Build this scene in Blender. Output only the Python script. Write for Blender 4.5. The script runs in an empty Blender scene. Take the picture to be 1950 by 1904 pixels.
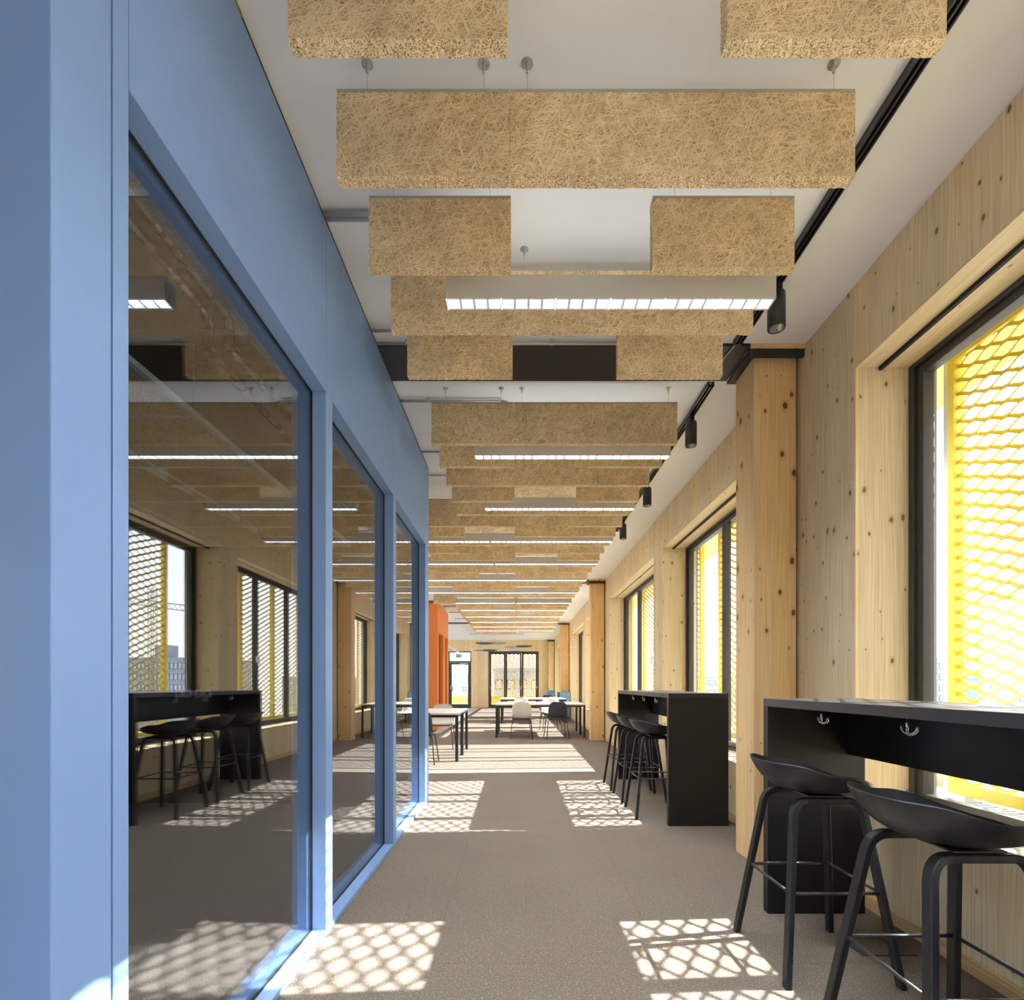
import bpy, math, random
from mathutils import Vector

random.seed(7)
sc = bpy.context.scene
COL = sc.collection
H = 1.18            # eye height; one pixel of the 1950 px frame is 1/1000 of the depth

# ------------------------------------------------------------------ camera
cam_d = bpy.data.cameras.new('camera')
cam_d.sensor_fit = 'HORIZONTAL'
cam_d.sensor_width = 36.0
cam_d.lens = 36.0 * 1000.0 / 1950.0
cam_d.shift_x = -9.5 / 1950.0
cam_d.shift_y = 351.0 / 1950.0
cam_d.clip_start = 0.05
cam_d.clip_end = 1000
cam = bpy.data.objects.new('camera', cam_d)
cam.location = (0, 0, H)
cam.rotation_euler = (math.radians(90), 0, 0)
COL.objects.link(cam)
sc.camera = cam

# ------------------------------------------------------------------ sky, sun, exposure
SUN_DIR = Vector((-1.50, -0.105, -1.0)).normalized()      # the way the light travels
world = bpy.data.worlds.new('world')
sc.world = world
world.use_nodes = True
wn = world.node_tree
wn.nodes.clear()
w_out = wn.nodes.new('ShaderNodeOutputWorld')
w_bg = wn.nodes.new('ShaderNodeBackground')
# hazy bright sky: white at the horizon, pale blue towards the zenith
w_tc = wn.nodes.new('ShaderNodeTexCoord')
w_sep = wn.nodes.new('ShaderNodeSeparateXYZ')
w_ramp = wn.nodes.new('ShaderNodeValToRGB')
w_ramp.color_ramp.elements[0].position = 0.0
w_ramp.color_ramp.elements[0].color = (0.93, 0.965, 1.0, 1)
w_ramp.color_ramp.elements[1].position = 0.9
w_ramp.color_ramp.elements[1].color = (0.60, 0.78, 1.0, 1)
wn.links.new(w_tc.outputs['Generated'], w_sep.inputs[0])
wn.links.new(w_sep.outputs['Z'], w_ramp.inputs[0])
wn.links.new(w_ramp.outputs[0], w_bg.inputs[0])
w_bg.inputs['Strength'].default_value = 2.1
wn.links.new(w_bg.outputs[0], w_out.inputs[0])

sun_d = bpy.data.lights.new('sun', 'SUN')
sun_d.energy = 21.0
sun_d.angle = math.radians(0.40)
sun_d.color = (0.92, 0.96, 1.0)
sun = bpy.data.objects.new('sun', sun_d)
sun.rotation_euler = SUN_DIR.to_track_quat('-Z', 'Y').to_euler()
sun.location = (12, 3, 9)
COL.objects.link(sun)

sc.view_settings.view_transform = 'Standard'
sc.view_settings.look = 'None'
sc.view_settings.gamma = 1.0
sc.view_settings.use_curve_mapping = False
sc.view_settings.exposure = 1.15
sc.cycles.max_bounces = 10
sc.cycles.diffuse_bounces = 6
sc.cycles.glossy_bounces = 4
sc.cycles.transmission_bounces = 4
sc.cycles.transparent_max_bounces = 16
sc.cycles.sample_clamp_indirect = 8.0
LAMP_DOWN = 240.0
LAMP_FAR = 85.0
GLOW_UP = 2.2  # strength of the glow added above each lamp

# ------------------------------------------------------------------ mesh helpers
class MB:
    def __init__(self):
        self.v, self.f, self.s = [], [], []
    def box(self, x0, x1, y0, y1, z0, z1):
        n = len(self.v)
        self.v += [(x0, y0, z0), (x1, y0, z0), (x1, y1, z0), (x0, y1, z0),
                   (x0, y0, z1), (x1, y0, z1), (x1, y1, z1), (x0, y1, z1)]
        for q in ((0, 3, 2, 1), (4, 5, 6, 7), (0, 1, 5, 4), (1, 2, 6, 5), (2, 3, 7, 6), (3, 0, 4, 7)):
            self.f.append(tuple(n + i for i in q)); self.s.append(False)
        return self
    def hexa(self, pts):
        n = len(self.v); self.v += [tuple(p) for p in pts]
        for q in ((0, 3, 2, 1), (4, 5, 6, 7), (0, 1, 5, 4), (1, 2, 6, 5), (2, 3, 7, 6), (3, 0, 4, 7)):
            self.f.append(tuple(n + i for i in q)); self.s.append(False)
        return self
    def ring_sweep(self, rings, closed=False, caps=True, smooth=True):
        n = len(self.v); m = len(rings[0]); k = len(rings)
        for r in rings:
            self.v += [tuple(p) for p in r]
        for i in range(k if closed else k - 1):
            a = n + i * m; b = n + ((i + 1) % k) * m
            for j in range(m):
                j2 = (j + 1) % m
                self.f.append((a + j, a + j2, b + j2, b + j)); self.s.append(smooth)
        if caps and not closed:
            self.f.append(tuple(n + j for j in reversed(range(m)))); self.s.append(False)
            self.f.append(tuple(n + (k - 1) * m + j for j in range(m))); self.s.append(False)
        return self
    def tube(self, path, r, n=8, closed=False, caps=True, rb=None, up=None):
        """round (or elliptical) tube along a path"""
        P = [Vector(p) for p in path]; rings = []
        for i, p in enumerate(P):
            if closed:
                t = P[(i + 1) % len(P)] - P[i - 1]
            else:
                t = P[min(i + 1, len(P) - 1)] - P[max(i - 1, 0)]
            t.normalize()
            u = Vector(up) if up else (Vector((0, 0, 1)) if abs(t.z) < 0.9 else Vector((1, 0, 0)))
            a = t.cross(u); a.normalize(); b = a.cross(t)
            ri = r[i] if isinstance(r, (list, tuple)) else r
            rbi = ri if rb is None else rb
            rings.append([p + a * (ri * math.cos(2 * math.pi * j / n)) + b * (rbi * math.sin(2 * math.pi * j / n)) for j in range(n)])
        return self.ring_sweep(rings, closed, caps)
    def lathe(self, prof, c=(0, 0, 0), n=24, caps=True, smooth=True):
        rings = [[(c[0] + r * math.cos(2 * math.pi * j / n), c[1] + r * math.sin(2 * math.pi * j / n), c[2] + z) for j in range(n)] for r, z in prof]
        return self.ring_sweep(rings, False, caps, smooth)
    def grid(self, fn, nu, nv, smooth=True):
        n = len(self.v)
        for i in range(nu + 1):
            for j in range(nv + 1):
                self.v.append(tuple(fn(i / nu, j / nv)))
        for i in range(nu):
            for j in range(nv):
                a = n + i * (nv + 1) + j
                self.f.append((a, a + nv + 1, a + nv + 2, a + 1)); self.s.append(smooth)
        return self
    def poly(self, pts, z0, z1, axis='z'):
        """prism from a 2D outline"""
        n = len(self.v); m = len(pts)
        def P(a, b, c):
            return {'z': (a, b, c), 'y': (a, c, b), 'x': (c, a, b)}[axis]
        self.v += [P(a, b, z0) for a, b in pts] + [P(a, b, z1) for a, b in pts]
        self.f.append(tuple(range(n + m - 1, n - 1, -1))); self.s.append(False)
        self.f.append(tuple(range(n + m, n + 2 * m))); self.s.append(False)
        for j in range(m):
            k = (j + 1) % m
            self.f.append((n + j, n + k, n + m + k, n + m + j)); self.s.append(False)
        return self
    def data(self, name, mat):
        me = bpy.data.meshes.new(name)
        me.from_pydata(self.v, [], self.f)
        me.polygons.foreach_set('use_smooth', self.s)
        if mat: me.materials.append(mat)
        me.validate()
        me.update()
        return me

def link(name, me, parent=None, loc=(0, 0, 0)):
    o = bpy.data.objects.new(name, me); COL.objects.link(o)
    o.location = loc
    if parent: o.parent = parent
    return o

def bevel(o, w, seg=2):
    m = o.modifiers.new('bevel', 'BEVEL'); m.width = w; m.segments = seg; m.limit_method = 'ANGLE'; m.angle_limit = math.radians(50)
    return o

def part(name, mb, mat, parent=None, bev=0, world_coords=True):
    """mesh object from world coordinates, put under its parent"""
    me = mb.data(name, mat)
    o = bpy.data.objects.new(name, me); COL.objects.link(o)
    if parent:
        o.parent = parent
        if world_coords:
            off = parent_origin(parent)
            o.location = (-off[0], -off[1], -off[2])
    if bev: bevel(o, bev)
    return o

ORIG = {}
def parent_origin(o):
    t = Vector((0, 0, 0))
    while o:
        t += o.location; o = o.parent
    return t

def empty(name, loc=(0, 0, 0)):
    o = bpy.data.objects.new(name, None); COL.objects.link(o); o.location = loc
    o.empty_display_size = 0.1
    return o

def tag(o, label, cat, group=None):
    o['label'] = label; o['category'] = cat
    if group: o['group'] = group
    return o

def thing(name, loc, label, cat, group=None):
    return tag(empty(name, loc), label, cat, group)

def struct(o, label=None, cat=None):
    o['kind'] = 'structure'
    if label: o['label'] = label
    if cat: o['category'] = cat
    return o

def copy_tree(o, parent=None):
    c = o.copy(); COL.objects.link(c)
    if parent: c.parent = parent
    for ch in list(o.children): copy_tree(ch, c)
    return c

ONES = ['', 'first', 'second', 'third', 'fourth', 'fifth', 'sixth', 'seventh', 'eighth', 'ninth', 'tenth', 'eleventh', 'twelfth', 'thirteenth', 'fourteenth', 'fifteenth', 'sixteenth', 'seventeenth', 'eighteenth', 'nineteenth']
def ordinal(n):
    if n < 20: return ONES[n]
    tens = {2: ('twentieth', 'twenty'), 3: ('thirtieth', 'thirty'), 4: ('fortieth', 'forty'), 5: ('fiftieth', 'fifty')}[n // 10]
    return tens[0] if n % 10 == 0 else tens[1] + '-' + ONES[n % 10]

# ------------------------------------------------------------------ materials
class NT:
    def __init__(self, name):
        self.m = bpy.data.materials.new(name); self.m.use_nodes = True
        self.t = self.m.node_tree; self.t.nodes.clear()
        self.out = self.t.nodes.new('ShaderNodeOutputMaterial')
    def n(self, typ, **kw):
        nd = self.t.nodes.new(typ)
        for k, v in kw.items(): setattr(nd, k, v)
        return nd
    def set(self, sock, v):
        if hasattr(v, 'is_output') or isinstance(v, bpy.types.NodeSocket): self.t.links.new(v, sock)
        else: sock.default_value = v
    def math(self, op, a, b=0.0, c=0.0, clamp=False):
        nd = self.n('ShaderNodeMath', operation=op, use_clamp=clamp)
        self.set(nd.inputs[0], a); self.set(nd.inputs[1], b); self.set(nd.inputs[2], c)
        return nd.outputs[0]
    def mix(self, f, a, b):
        nd = self.n('ShaderNodeMix', data_type='RGBA')
        self.set(nd.inputs[0], f)
        self.set(nd.inputs[6], a if isinstance(a, bpy.types.NodeSocket) else (*a, 1))
        self.set(nd.inputs[7], b if isinstance(b, bpy.types.NodeSocket) else (*b, 1))
        return nd.outputs[2]
    def comb(self, x, y, z=0.0):
        nd = self.n('ShaderNodeCombineXYZ')
        for s, v in zip(nd.inputs, (x, y, z)): self.set(s, v)
        return nd.outputs[0]
    def noise(self, vec, scale, detail=2.0, dist=0.0, rough=0.5, dim='3D'):
        nd = self.n('ShaderNodeTexNoise', noise_dimensions=dim)
        if vec is not None: self.set(nd.inputs['Vector'], vec)
        nd.inputs['Scale'].default_value = scale; nd.inputs['Detail'].default_value = detail
        nd.inputs['Distortion'].default_value = dist; nd.inputs['Roughness'].default_value = rough
        return nd.outputs['Fac']
    def smooth(self, v, lo, hi, a=0.0, b=1.0):
        nd = self.n('ShaderNodeMapRange', interpolation_type='SMOOTHSTEP')
        self.set(nd.inputs[0], v); self.set(nd.inputs[1], lo); self.set(nd.inputs[2], hi)
        self.set(nd.inputs[3], a); self.set(nd.inputs[4], b)
        return nd.outputs[0]
    def pos(self):
        g = self.n('ShaderNodeNewGeometry'); s = self.n('ShaderNodeSeparateXYZ')
        self.t.links.new(g.outputs['Position'], s.inputs[0])
        return g.outputs['Position'], s.outputs[0], s.outputs[1], s.outputs[2], g
    def bsdf(self, color, rough=0.5, metal=0.0, spec=0.5, bump=None, bump_d=0.001, bump_s=1.0, coat=0.0):
        b = self.n('ShaderNodeBsdfPrincipled')
        self.set(b.inputs['Base Color'], color if isinstance(color, bpy.types.NodeSocket) else (*color, 1))
        self.set(b.inputs['Roughness'], rough); b.inputs['Metallic'].default_value = metal
        b.inputs['Specular IOR Level'].default_value = spec
        b.inputs['Coat Weight'].default_value = coat
        if bump is not None:
            bn = self.n('ShaderNodeBump'); bn.inputs['Distance'].default_value = bump_d; bn.inputs['Strength'].default_value = bump_s
            self.set(bn.inputs['Height'], bump); self.t.links.new(bn.outputs[0], b.inputs['Normal'])
        self.t.links.new(b.outputs[0], self.out.inputs[0])
        return self.m

def paint(name, col, rough=0.5, metal=0.0, spec=0.5, var=0.06, scale=6.0, fine=0.0, coat=0.0):
    t = NT(name); p, x, y, z, g = t.pos()
    n1 = t.noise(p, scale, 3)
    lo = tuple(c * (1 - var) for c in col); hi = tuple(min(1, c * (1 + var)) for c in col)
    c = t.mix(n1, lo, hi)
    r = t.smooth(t.noise(p, scale * 4, 2), 0.2, 0.8, max(0.02, rough - 0.06), min(1, rough + 0.06))
    b = t.noise(p, 900 if fine == 0 else fine, 2)
    return t.bsdf(c, r, metal, spec, bump=b, bump_d=0.0003, bump_s=0.1, coat=coat)

def wood(name, light, dark, axis='Z', pw=0.115, knots=0.5, kscale=6.5, knotc=(0.20, 0.085, 0.03), grain=1.0, rough=0.55, kpow=2.5):
    t = NT(name); p, x, y, z, g = t.pos()
    if axis == 'Z': u = t.math('ADD', x, y); v = z
    elif axis == 'Y': u = t.math('ADD', x, z); v = y
    else: u = t.math('ADD', y, z); v = x
    pl = t.math('FLOOR', t.math('DIVIDE', u, pw))
    wn_ = t.n('ShaderNodeTexWhiteNoise', noise_dimensions='1D'); t.set(wn_.inputs['W'], pl); rnd = wn_.outputs['Value']
    v2 = t.math('MULTIPLY_ADD', rnd, 7.3, v)
    # slow wobble so that the growth rings flow
    wob = t.noise(t.comb(u, t.math('MULTIPLY', v2, 0.35), pl), 5.0, 2)
    u2 = t.math('MULTIPLY_ADD', wob, 0.035, u)
    ring = t.noise(t.comb(u2, t.math('MULTIPLY', v2, 0.012), t.math('MULTIPLY', pl, 3.7)), 150.0, 2, rough=0.6)
    flame = t.noise(t.comb(u2, t.math('MULTIPLY', v2, 0.06), t.math('MULTIPLY', pl, 1.7)), 22.0, 2)
    # knots
    vo = t.n('ShaderNodeTexVoronoi', voronoi_dimensions='2D', feature='F1')
    wv = t.noise(t.comb(u, v2, 0), 30.0, 1)
    t.set(vo.inputs['Vector'], t.comb(t.math('MULTIPLY_ADD', wv, 0.012, u), t.math('MULTIPLY', v2, 0.62), 0))
    vo.inputs['Scale'].default_value = kscale; vo.inputs['Randomness'].default_value = 1.0
    sep = t.n('ShaderNodeSeparateColor'); t.t.links.new(vo.outputs['Color'], sep.inputs[0])
    act = t.math('GREATER_THAN', sep.outputs[0], 1.0 - knots)
    rad = t.math('MULTIPLY_ADD', t.math('POWER', sep.outputs[1], kpow), 0.085, 0.02)
    k0 = t.math('DIVIDE', vo.outputs['Distance'], rad)
    core = t.math('MULTIPLY', act, t.smooth(k0, 0.7, 1.05, 1.0, 0.0))
    halo = t.math('MULTIPLY', act, t.smooth(k0, 0.8, 2.6, 0.45, 0.0))
    c = t.mix(t.smooth(ring, 0.35, 0.7, 0.0, grain), light, dark)
    c = t.mix(t.smooth(flame, 0.5, 0.75, 0.0, 0.55 * grain), c, dark)
    tone = t.math('MULTIPLY_ADD', rnd, 0.16, 0.92)
    hs = t.n('ShaderNodeHueSaturation'); t.set(hs.inputs['Value'], tone); t.set(hs.inputs['Color'], c)
    t.set(hs.inputs['Saturation'], t.math('MULTIPLY_ADD', rnd, 0.16, 0.92))
    c = t.mix(halo, hs.outputs[0], tuple(d * 0.72 for d in dark))
    c = t.mix(core, c, knotc)
    fr = t.math('FRACT', t.math('DIVIDE', u, pw))
    edge = t.math('LESS_THAN', fr, 0.014)
    c = t.mix(t.math('MULTIPLY', edge, 0.28), c, tuple(d * 0.5 for d in dark))
    return t.bsdf(c, rough, spec=0.3, bump=t.math('ADD', ring, t.math('MULTIPLY', edge, -1.5)), bump_d=0.0008, bump_s=0.3)

def woodwool(name):
    t = NT(name); p, x, y, z, g = t.pos()
    a = t.math('ADD', x, y); b = t.math('ADD', z, y)
    w1 = t.math('SUBTRACT', t.noise(t.comb(a, b, 0), 9.0, 2), 0.5)
    w2 = t.math('SUBTRACT', t.noise(t.comb(a, b, 5.0), 7.0, 2), 0.5)
    a = t.math('MULTIPLY_ADD', w1, 0.06, a); b = t.math('MULTIPLY_ADD', w2, 0.05, b)
    tot = None; bright = None
    for k, (deg, fl) in enumerate(((28, 1.0), (70, 1.0), (112, 0.95), (155, 1.0), (48, 0.9), (5, 0.9))):
        th = math.radians(deg); c_, s_ = math.cos(th), math.sin(th)
        s = t.math('ADD', t.math('MULTIPLY', a, c_), t.math('MULTIPLY', b, s_))
        q = t.math('ADD', t.math('MULTIPLY', a, -s_), t.math('MULTIPLY', b, c_))
        nz = t.noise(t.comb(t.math('MULTIPLY', s, 13.0), t.math('MULTIPLY', q, 560.0), k * 11.3), 1.0, 1.0, rough=0.4)
        m = t.math('MULTIPLY', t.smooth(nz, 0.53, 0.66), fl)
        # not every fibre lies on top
        lay = t.noise(t.comb(t.math('MULTIPLY', s, 7.0), t.math('MULTIPLY', q, 130.0), k * 3.1 + 40), 1.0, 0.0)
        m = t.math('MULTIPLY', m, t.smooth(lay, 0.3, 0.62, 0.25, 1.0))
        tot = m if tot is None else t.math('MAXIMUM', tot, m)
    # cut edges show as crumbs
    nrm = t.n('ShaderNodeSeparateXYZ'); t.t.links.new(g.outputs['True Normal'], nrm.inputs[0])
    flat = t.math('ABSOLUTE', nrm.outputs[1])
    crumb = t.smooth(t.noise(p, 210.0, 2, rough=0.7), 0.38, 0.62)
    hgt = t.math('ADD', t.math('MULTIPLY', tot, flat), t.math('MULTIPLY', crumb, t.math('SUBTRACT', 1.0, flat)))
    c = t.mix(t.smooth(hgt, 0.0, 0.27), (0.31, 0.185, 0.078), (0.80, 0.575, 0.30))
    c = t.mix(t.smooth(hgt, 0.28, 0.8), c, (0.95, 0.745, 0.45))
    cl = t.noise(p, 5.0, 2)
    hs = t.n('ShaderNodeHueSaturation'); t.set(hs.inputs['Color'], c); t.set(hs.inputs['Value'], t.smooth(cl, 0.25, 0.75, 0.9, 1.12))
    return t.bsdf(hs.outputs[0], 0.85, spec=0.15, bump=hgt, bump_d=0.003, bump_s=0.5)

def carpet(name, base, dark, lightc):
    t = NT(name); p, x, y, z, g = t.pos()
    n1 = t.noise(p, 260.0, 3, rough=0.75); n2 = t.noise(p, 95.0, 2, rough=0.7); n3 = t.noise(p, 1.3, 2)
    c = t.mix(t.smooth(n1, 0.45, 0.57), dark, base)
    c = t.mix(t.smooth(n2, 0.56, 0.70, 0.0, 0.6), c, lightc)
    c = t.mix(t.smooth(n3, 0.3, 0.7, 0.0, 0.14), c, dark)
    # tile joints, one metre by half a metre
    jx = t.math('LESS_THAN', t.math('FRACT', t.math('ADD', x, 100.37)), 0.0022)
    jy = t.math('LESS_THAN', t.math('FRACT', t.math('ADD', y, 100.78)), 0.0022)
    c = t.mix(t.math('MULTIPLY', t.math('MAXIMUM', jx, jy), 0.4), c, tuple(k * 0.5 for k in dark))
    return t.bsdf(c, 0.95, spec=0.1, bump=n1, bump_d=0.003, bump_s=0.6)

def thin_glass(name, f0, tint, rough=0.0, power=5.0, gmax=0.9):
    t = NT(name)
    lw = t.n('ShaderNodeLayerWeight'); lw.inputs['Blend'].default_value = 0.5
    fac = t.math('MULTIPLY_ADD', t.math('POWER', lw.outputs['Facing'], power), gmax - f0, f0, clamp=True)
    tr = t.n('ShaderNodeBsdfTransparent'); tr.inputs[0].default_value = (*tint, 1)
    gl = t.n('ShaderNodeBsdfGlossy'); gl.inputs['Roughness'].default_value = rough; gl.inputs[0].default_value = (0.95, 0.97, 1, 1)
    mx = t.n('ShaderNodeMixShader'); t.set(mx.inputs[0], fac)
    t.t.links.new(tr.outputs[0], mx.inputs[1]); t.t.links.new(gl.outputs[0], mx.inputs[2])
    t.t.links.new(mx.outputs[0], t.out.inputs[0])
    return t.m

def emit(name, col, s):
    t = NT(name); e = t.n('ShaderNodeEmission'); e.inputs[0].default_value = (*col, 1); e.inputs[1].default_value = s
    t.t.links.new(e.outputs[0], t.out.inputs[0]); return t.m

CLT_L, CLT_D = (0.82, 0.665, 0.405), (0.68, 0.495, 0.255)
M = {}
M['clt'] = wood('spruce_wall', CLT_L, CLT_D, 'Z', 0.125, 0.6, 8.5, (0.24, 0.12, 0.05), kpow=1.8)
M['clt_y'] = wood('spruce_lining', CLT_L, CLT_D, 'Y', 0.125, 0.45, 6.0)
M['clt_x'] = wood('spruce_sill', CLT_L, CLT_D, 'X', 0.125, 0.45, 6.0)
M['glulam'] = wood('glulam_column', (0.88, 0.61, 0.30), (0.74, 0.46, 0.185), 'Z', 0.095, 0.6, 5.5, (0.20, 0.075, 0.028), kpow=1.2)
M['baseboard'] = wood('baseboard_pine', (0.66, 0.46, 0.23), (0.5, 0.3, 0.12), 'Y', 0.3, 0.2, 4.0)
M['wool'] = woodwool('wood_wool')
M['carpet'] = carpet('carpet', (0.265, 0.213, 0.162), (0.102, 0.078, 0.057), (0.385, 0.33, 0.275))
M['lino'] = paint('grey_linoleum', (0.40, 0.41, 0.44), 0.35, var=0.05)
M['plaster'] = paint('white_plaster', (0.86, 0.86, 0.85), 0.9, spec=0.2, var=0.03, fine=160)
M['blue'] = paint('pastel_blue_lacquer', (0.205, 0.325, 0.57), 0.42, spec=0.4, var=0.03)
M['blue_dark'] = paint('blue_frame_inside', (0.15, 0.26, 0.42), 0.45, var=0.03)
M['cabinet_blue'] = paint('cabinet_blue', (0.17, 0.33, 0.55), 0.5, var=0.03)
M['orange'] = paint('orange_lacquer', (0.72, 0.20, 0.03), 0.4, var=0.05)
M['black'] = paint('black_laminate', (0.010, 0.0092, 0.009), 0.42, spec=0.4, var=0.1, scale=3)
M['black_top'] = paint('black_table_top', (0.024, 0.021, 0.022), 0.40, spec=0.5, var=0.02, scale=3)
M['shell_black'] = paint('black_plastic', (0.018, 0.018, 0.019), 0.40, spec=0.45, var=0.05)
M['leg_black'] = wood('black_stained_oak', (0.020, 0.018, 0.018), (0.010, 0.009, 0.009), 'Z', 0.5, 0.0, 5.0, rough=0.42)
M['steel_black'] = paint('black_steel', (0.018, 0.018, 0.020), 0.33, spec=0.6, var=0.08)
M['beam_black'] = paint('black_coated_beam', (0.022, 0.021, 0.023), 0.5, var=0.2, scale=20, fine=260)
M['gasket'] = paint('black_rubber', (0.008, 0.008, 0.008), 0.7)
M['bronze'] = paint('dark_bronze_frame', (0.045, 0.040, 0.035), 0.38, spec=0.5, var=0.05)
M['yellow'] = paint('yellow_powder_coat', (0.68, 0.49, 0.03), 0.42, var=0.04)
M['zinc'] = paint('zinc_steel', (0.55, 0.55, 0.54), 0.4, metal=0.45, var=0.15, scale=40)
M['chrome'] = paint('brushed_steel', (0.55, 0.54, 0.52), 0.28, metal=1.0)
M['foil'] = paint('aluminium_foil', (0.75, 0.76, 0.78), 0.22, metal=1.0, var=0.1, scale=60, fine=70)
M['profile'] = paint('grey_profile', (0.42, 0.41, 0.37), 0.45, var=0.03)
M['lamp_body'] = paint('white_lamp_housing', (0.60, 0.57, 0.50), 0.4, var=0.02)
M['white'] = paint('white_lacquer', (0.82, 0.82, 0.83), 0.35, var=0.02)
M['lamp_glow'] = emit('lamp_glow', (0.84, 0.92, 1.0), LAMP_DOWN)
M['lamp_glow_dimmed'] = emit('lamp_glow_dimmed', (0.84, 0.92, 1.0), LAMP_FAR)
M['added_glow'] = emit('added_ceiling_glow', (0.84, 0.92, 1.0), GLOW_UP)  # added glow that lifts the ceiling, not a lamp part
M['table_top'] = paint('pale_table_top', (0.74, 0.68, 0.60), 0.35, var=0.04)
M['shell_white'] = paint('cream_plastic', (0.66, 0.60, 0.50), 0.42, var=0.03)
M['shell_dark'] = paint('anthracite_plastic', (0.030, 0.034, 0.042), 0.42, var=0.05)
M['bounce_cut'] = paint('bounce_cut_grey', (0.22, 0.22, 0.22), 0.6)  # grey of the sheet added to cut bounced light
M['concrete'] = paint('concrete', (0.34, 0.33, 0.30), 0.85, var=0.12, scale=9)
M['facade'] = paint('pale_facade', (0.33, 0.34, 0.36), 0.85, var=0.06, scale=0.5)
M['facade2'] = paint('bluish_facade', (0.30, 0.36, 0.48), 0.85, var=0.06, scale=0.5)
M['facade_win'] = paint('facade_window_frame', (0.09, 0.065, 0.075), 0.5, var=0.3, scale=0.7)
M['facade_pane'] = paint('facade_window_pane', (0.45, 0.50, 0.56), 0.12, var=0.35, scale=0.35)
M['ground'] = paint('grey_ground', (0.32, 0.31, 0.29), 0.9, var=0.25, scale=0.08)
M['glass'] = thin_glass('window_glass', 0.035, (0.985, 0.99, 0.985))
M['glass_dark'] = thin_glass('partition_glass', 0.18, (0.80, 0.82, 0.85))
M['green'] = paint('exit_green', (0.02, 0.33, 0.10), 0.4)
M['disc_dark'] = paint('pendant_dark_blue', (0.035, 0.09, 0.18), 0.6)
M['disc_light'] = paint('pendant_pale_blue', (0.30, 0.42, 0.55), 0.6)
M['disc_top'] = paint('pendant_white', (0.78, 0.78, 0.74), 0.6)
M['foam'] = paint('brown_foam', (0.30, 0.17, 0.07), 0.9, var=0.3, scale=60)
M['socket'] = paint('white_socket', (0.85, 0.83, 0.78), 0.35)
M['room_darkened'] = paint('darkened_room_wall', (0.045, 0.040, 0.038), 0.7)  # inner walls coloured dark to keep bounced light out of the room

# ------------------------------------------------------------------ room dimensions
XR = 1.855; XL = -0.897; CEIL = 3.37; YE = 26.1; YB = -5.0; XW = -7.0
SILL = 0.50; HEAD = 2.926
OPEN = [(-3.27, -0.90, 2), (-0.54, 2.877, 3), (4.31, 6.68, 2), (7.12, 10.54, 3), (11.89, 14.26, 2), (14.70, 18.12, 3), (19.47, 21.84, 2), (22.28, 25.70, 3)]
XO = 2.28

floor = struct(part('floor', MB().box(XW, XR, YB, YE, -0.15, 0.0), M['carpet']), 'beige speckled carpet floor running down the corridor', 'floor')
part('linoleum_strip', MB().box(XW + 0.05, -1.85, 12.6, YE - 0.01, 0.0, 0.004), M['lino'], floor)
part('floor_box_frame', MB().box(1.50, 1.74, 2.28, 2.30, 0, 0.006).box(1.50, 1.74, 2.44, 2.46, 0, 0.006).box(1.50, 1.52, 2.30, 2.44, 0, 0.006).box(1.68, 1.74, 2.30, 2.44, 0, 0.006), M['bronze'], floor)
struct(part('ceiling', MB().box(XW, XO + 0.05, YB, YE + 0.3, CEIL, CEIL + 0.25), M['plaster']), 'white plaster ceiling above the hanging baffles', 'ceiling')

# right wall: spandrel, lintel and piers round the window openings
mb = MB().box(XR, XO, YB, YE, -0.15, SILL).box(XR, XO, YB, YE, HEAD, CEIL)
ys = [YB] + [v for o in OPEN for v in o[:2]] + [YE]
for a, b in zip(ys[0::2], ys[1::2]):
    mb.box(XR, XO, a, b, SILL, HEAD)
bounce_mb = MB().box(XO, XO + 0.02, YB, YE, 0.47, SILL).box(XO, XO + 0.02, YB, YE, HEAD, 3.195)
for a, b in zip(ys[0::2], ys[1::2]):
    bounce_mb.box(XO, XO + 0.02, a, b, SILL, HEAD)
wall_right = struct(part('wall_right', mb, M['clt']), 'pale spruce wall with deep window reveals', 'wall')
part('bounce_cut_sheet', bounce_mb, M['bounce_cut'], wall_right)  # added outer sheet, cuts sunlight bounced onto the screens
bb = MB().box(XR - 0.012, XR, YB, YE, 0, 0.065)
struct(part('baseboard_right', bb, M['baseboard'], bev=0.003), 'low pine baseboard along the spruce window wall', 'baseboard')

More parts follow.
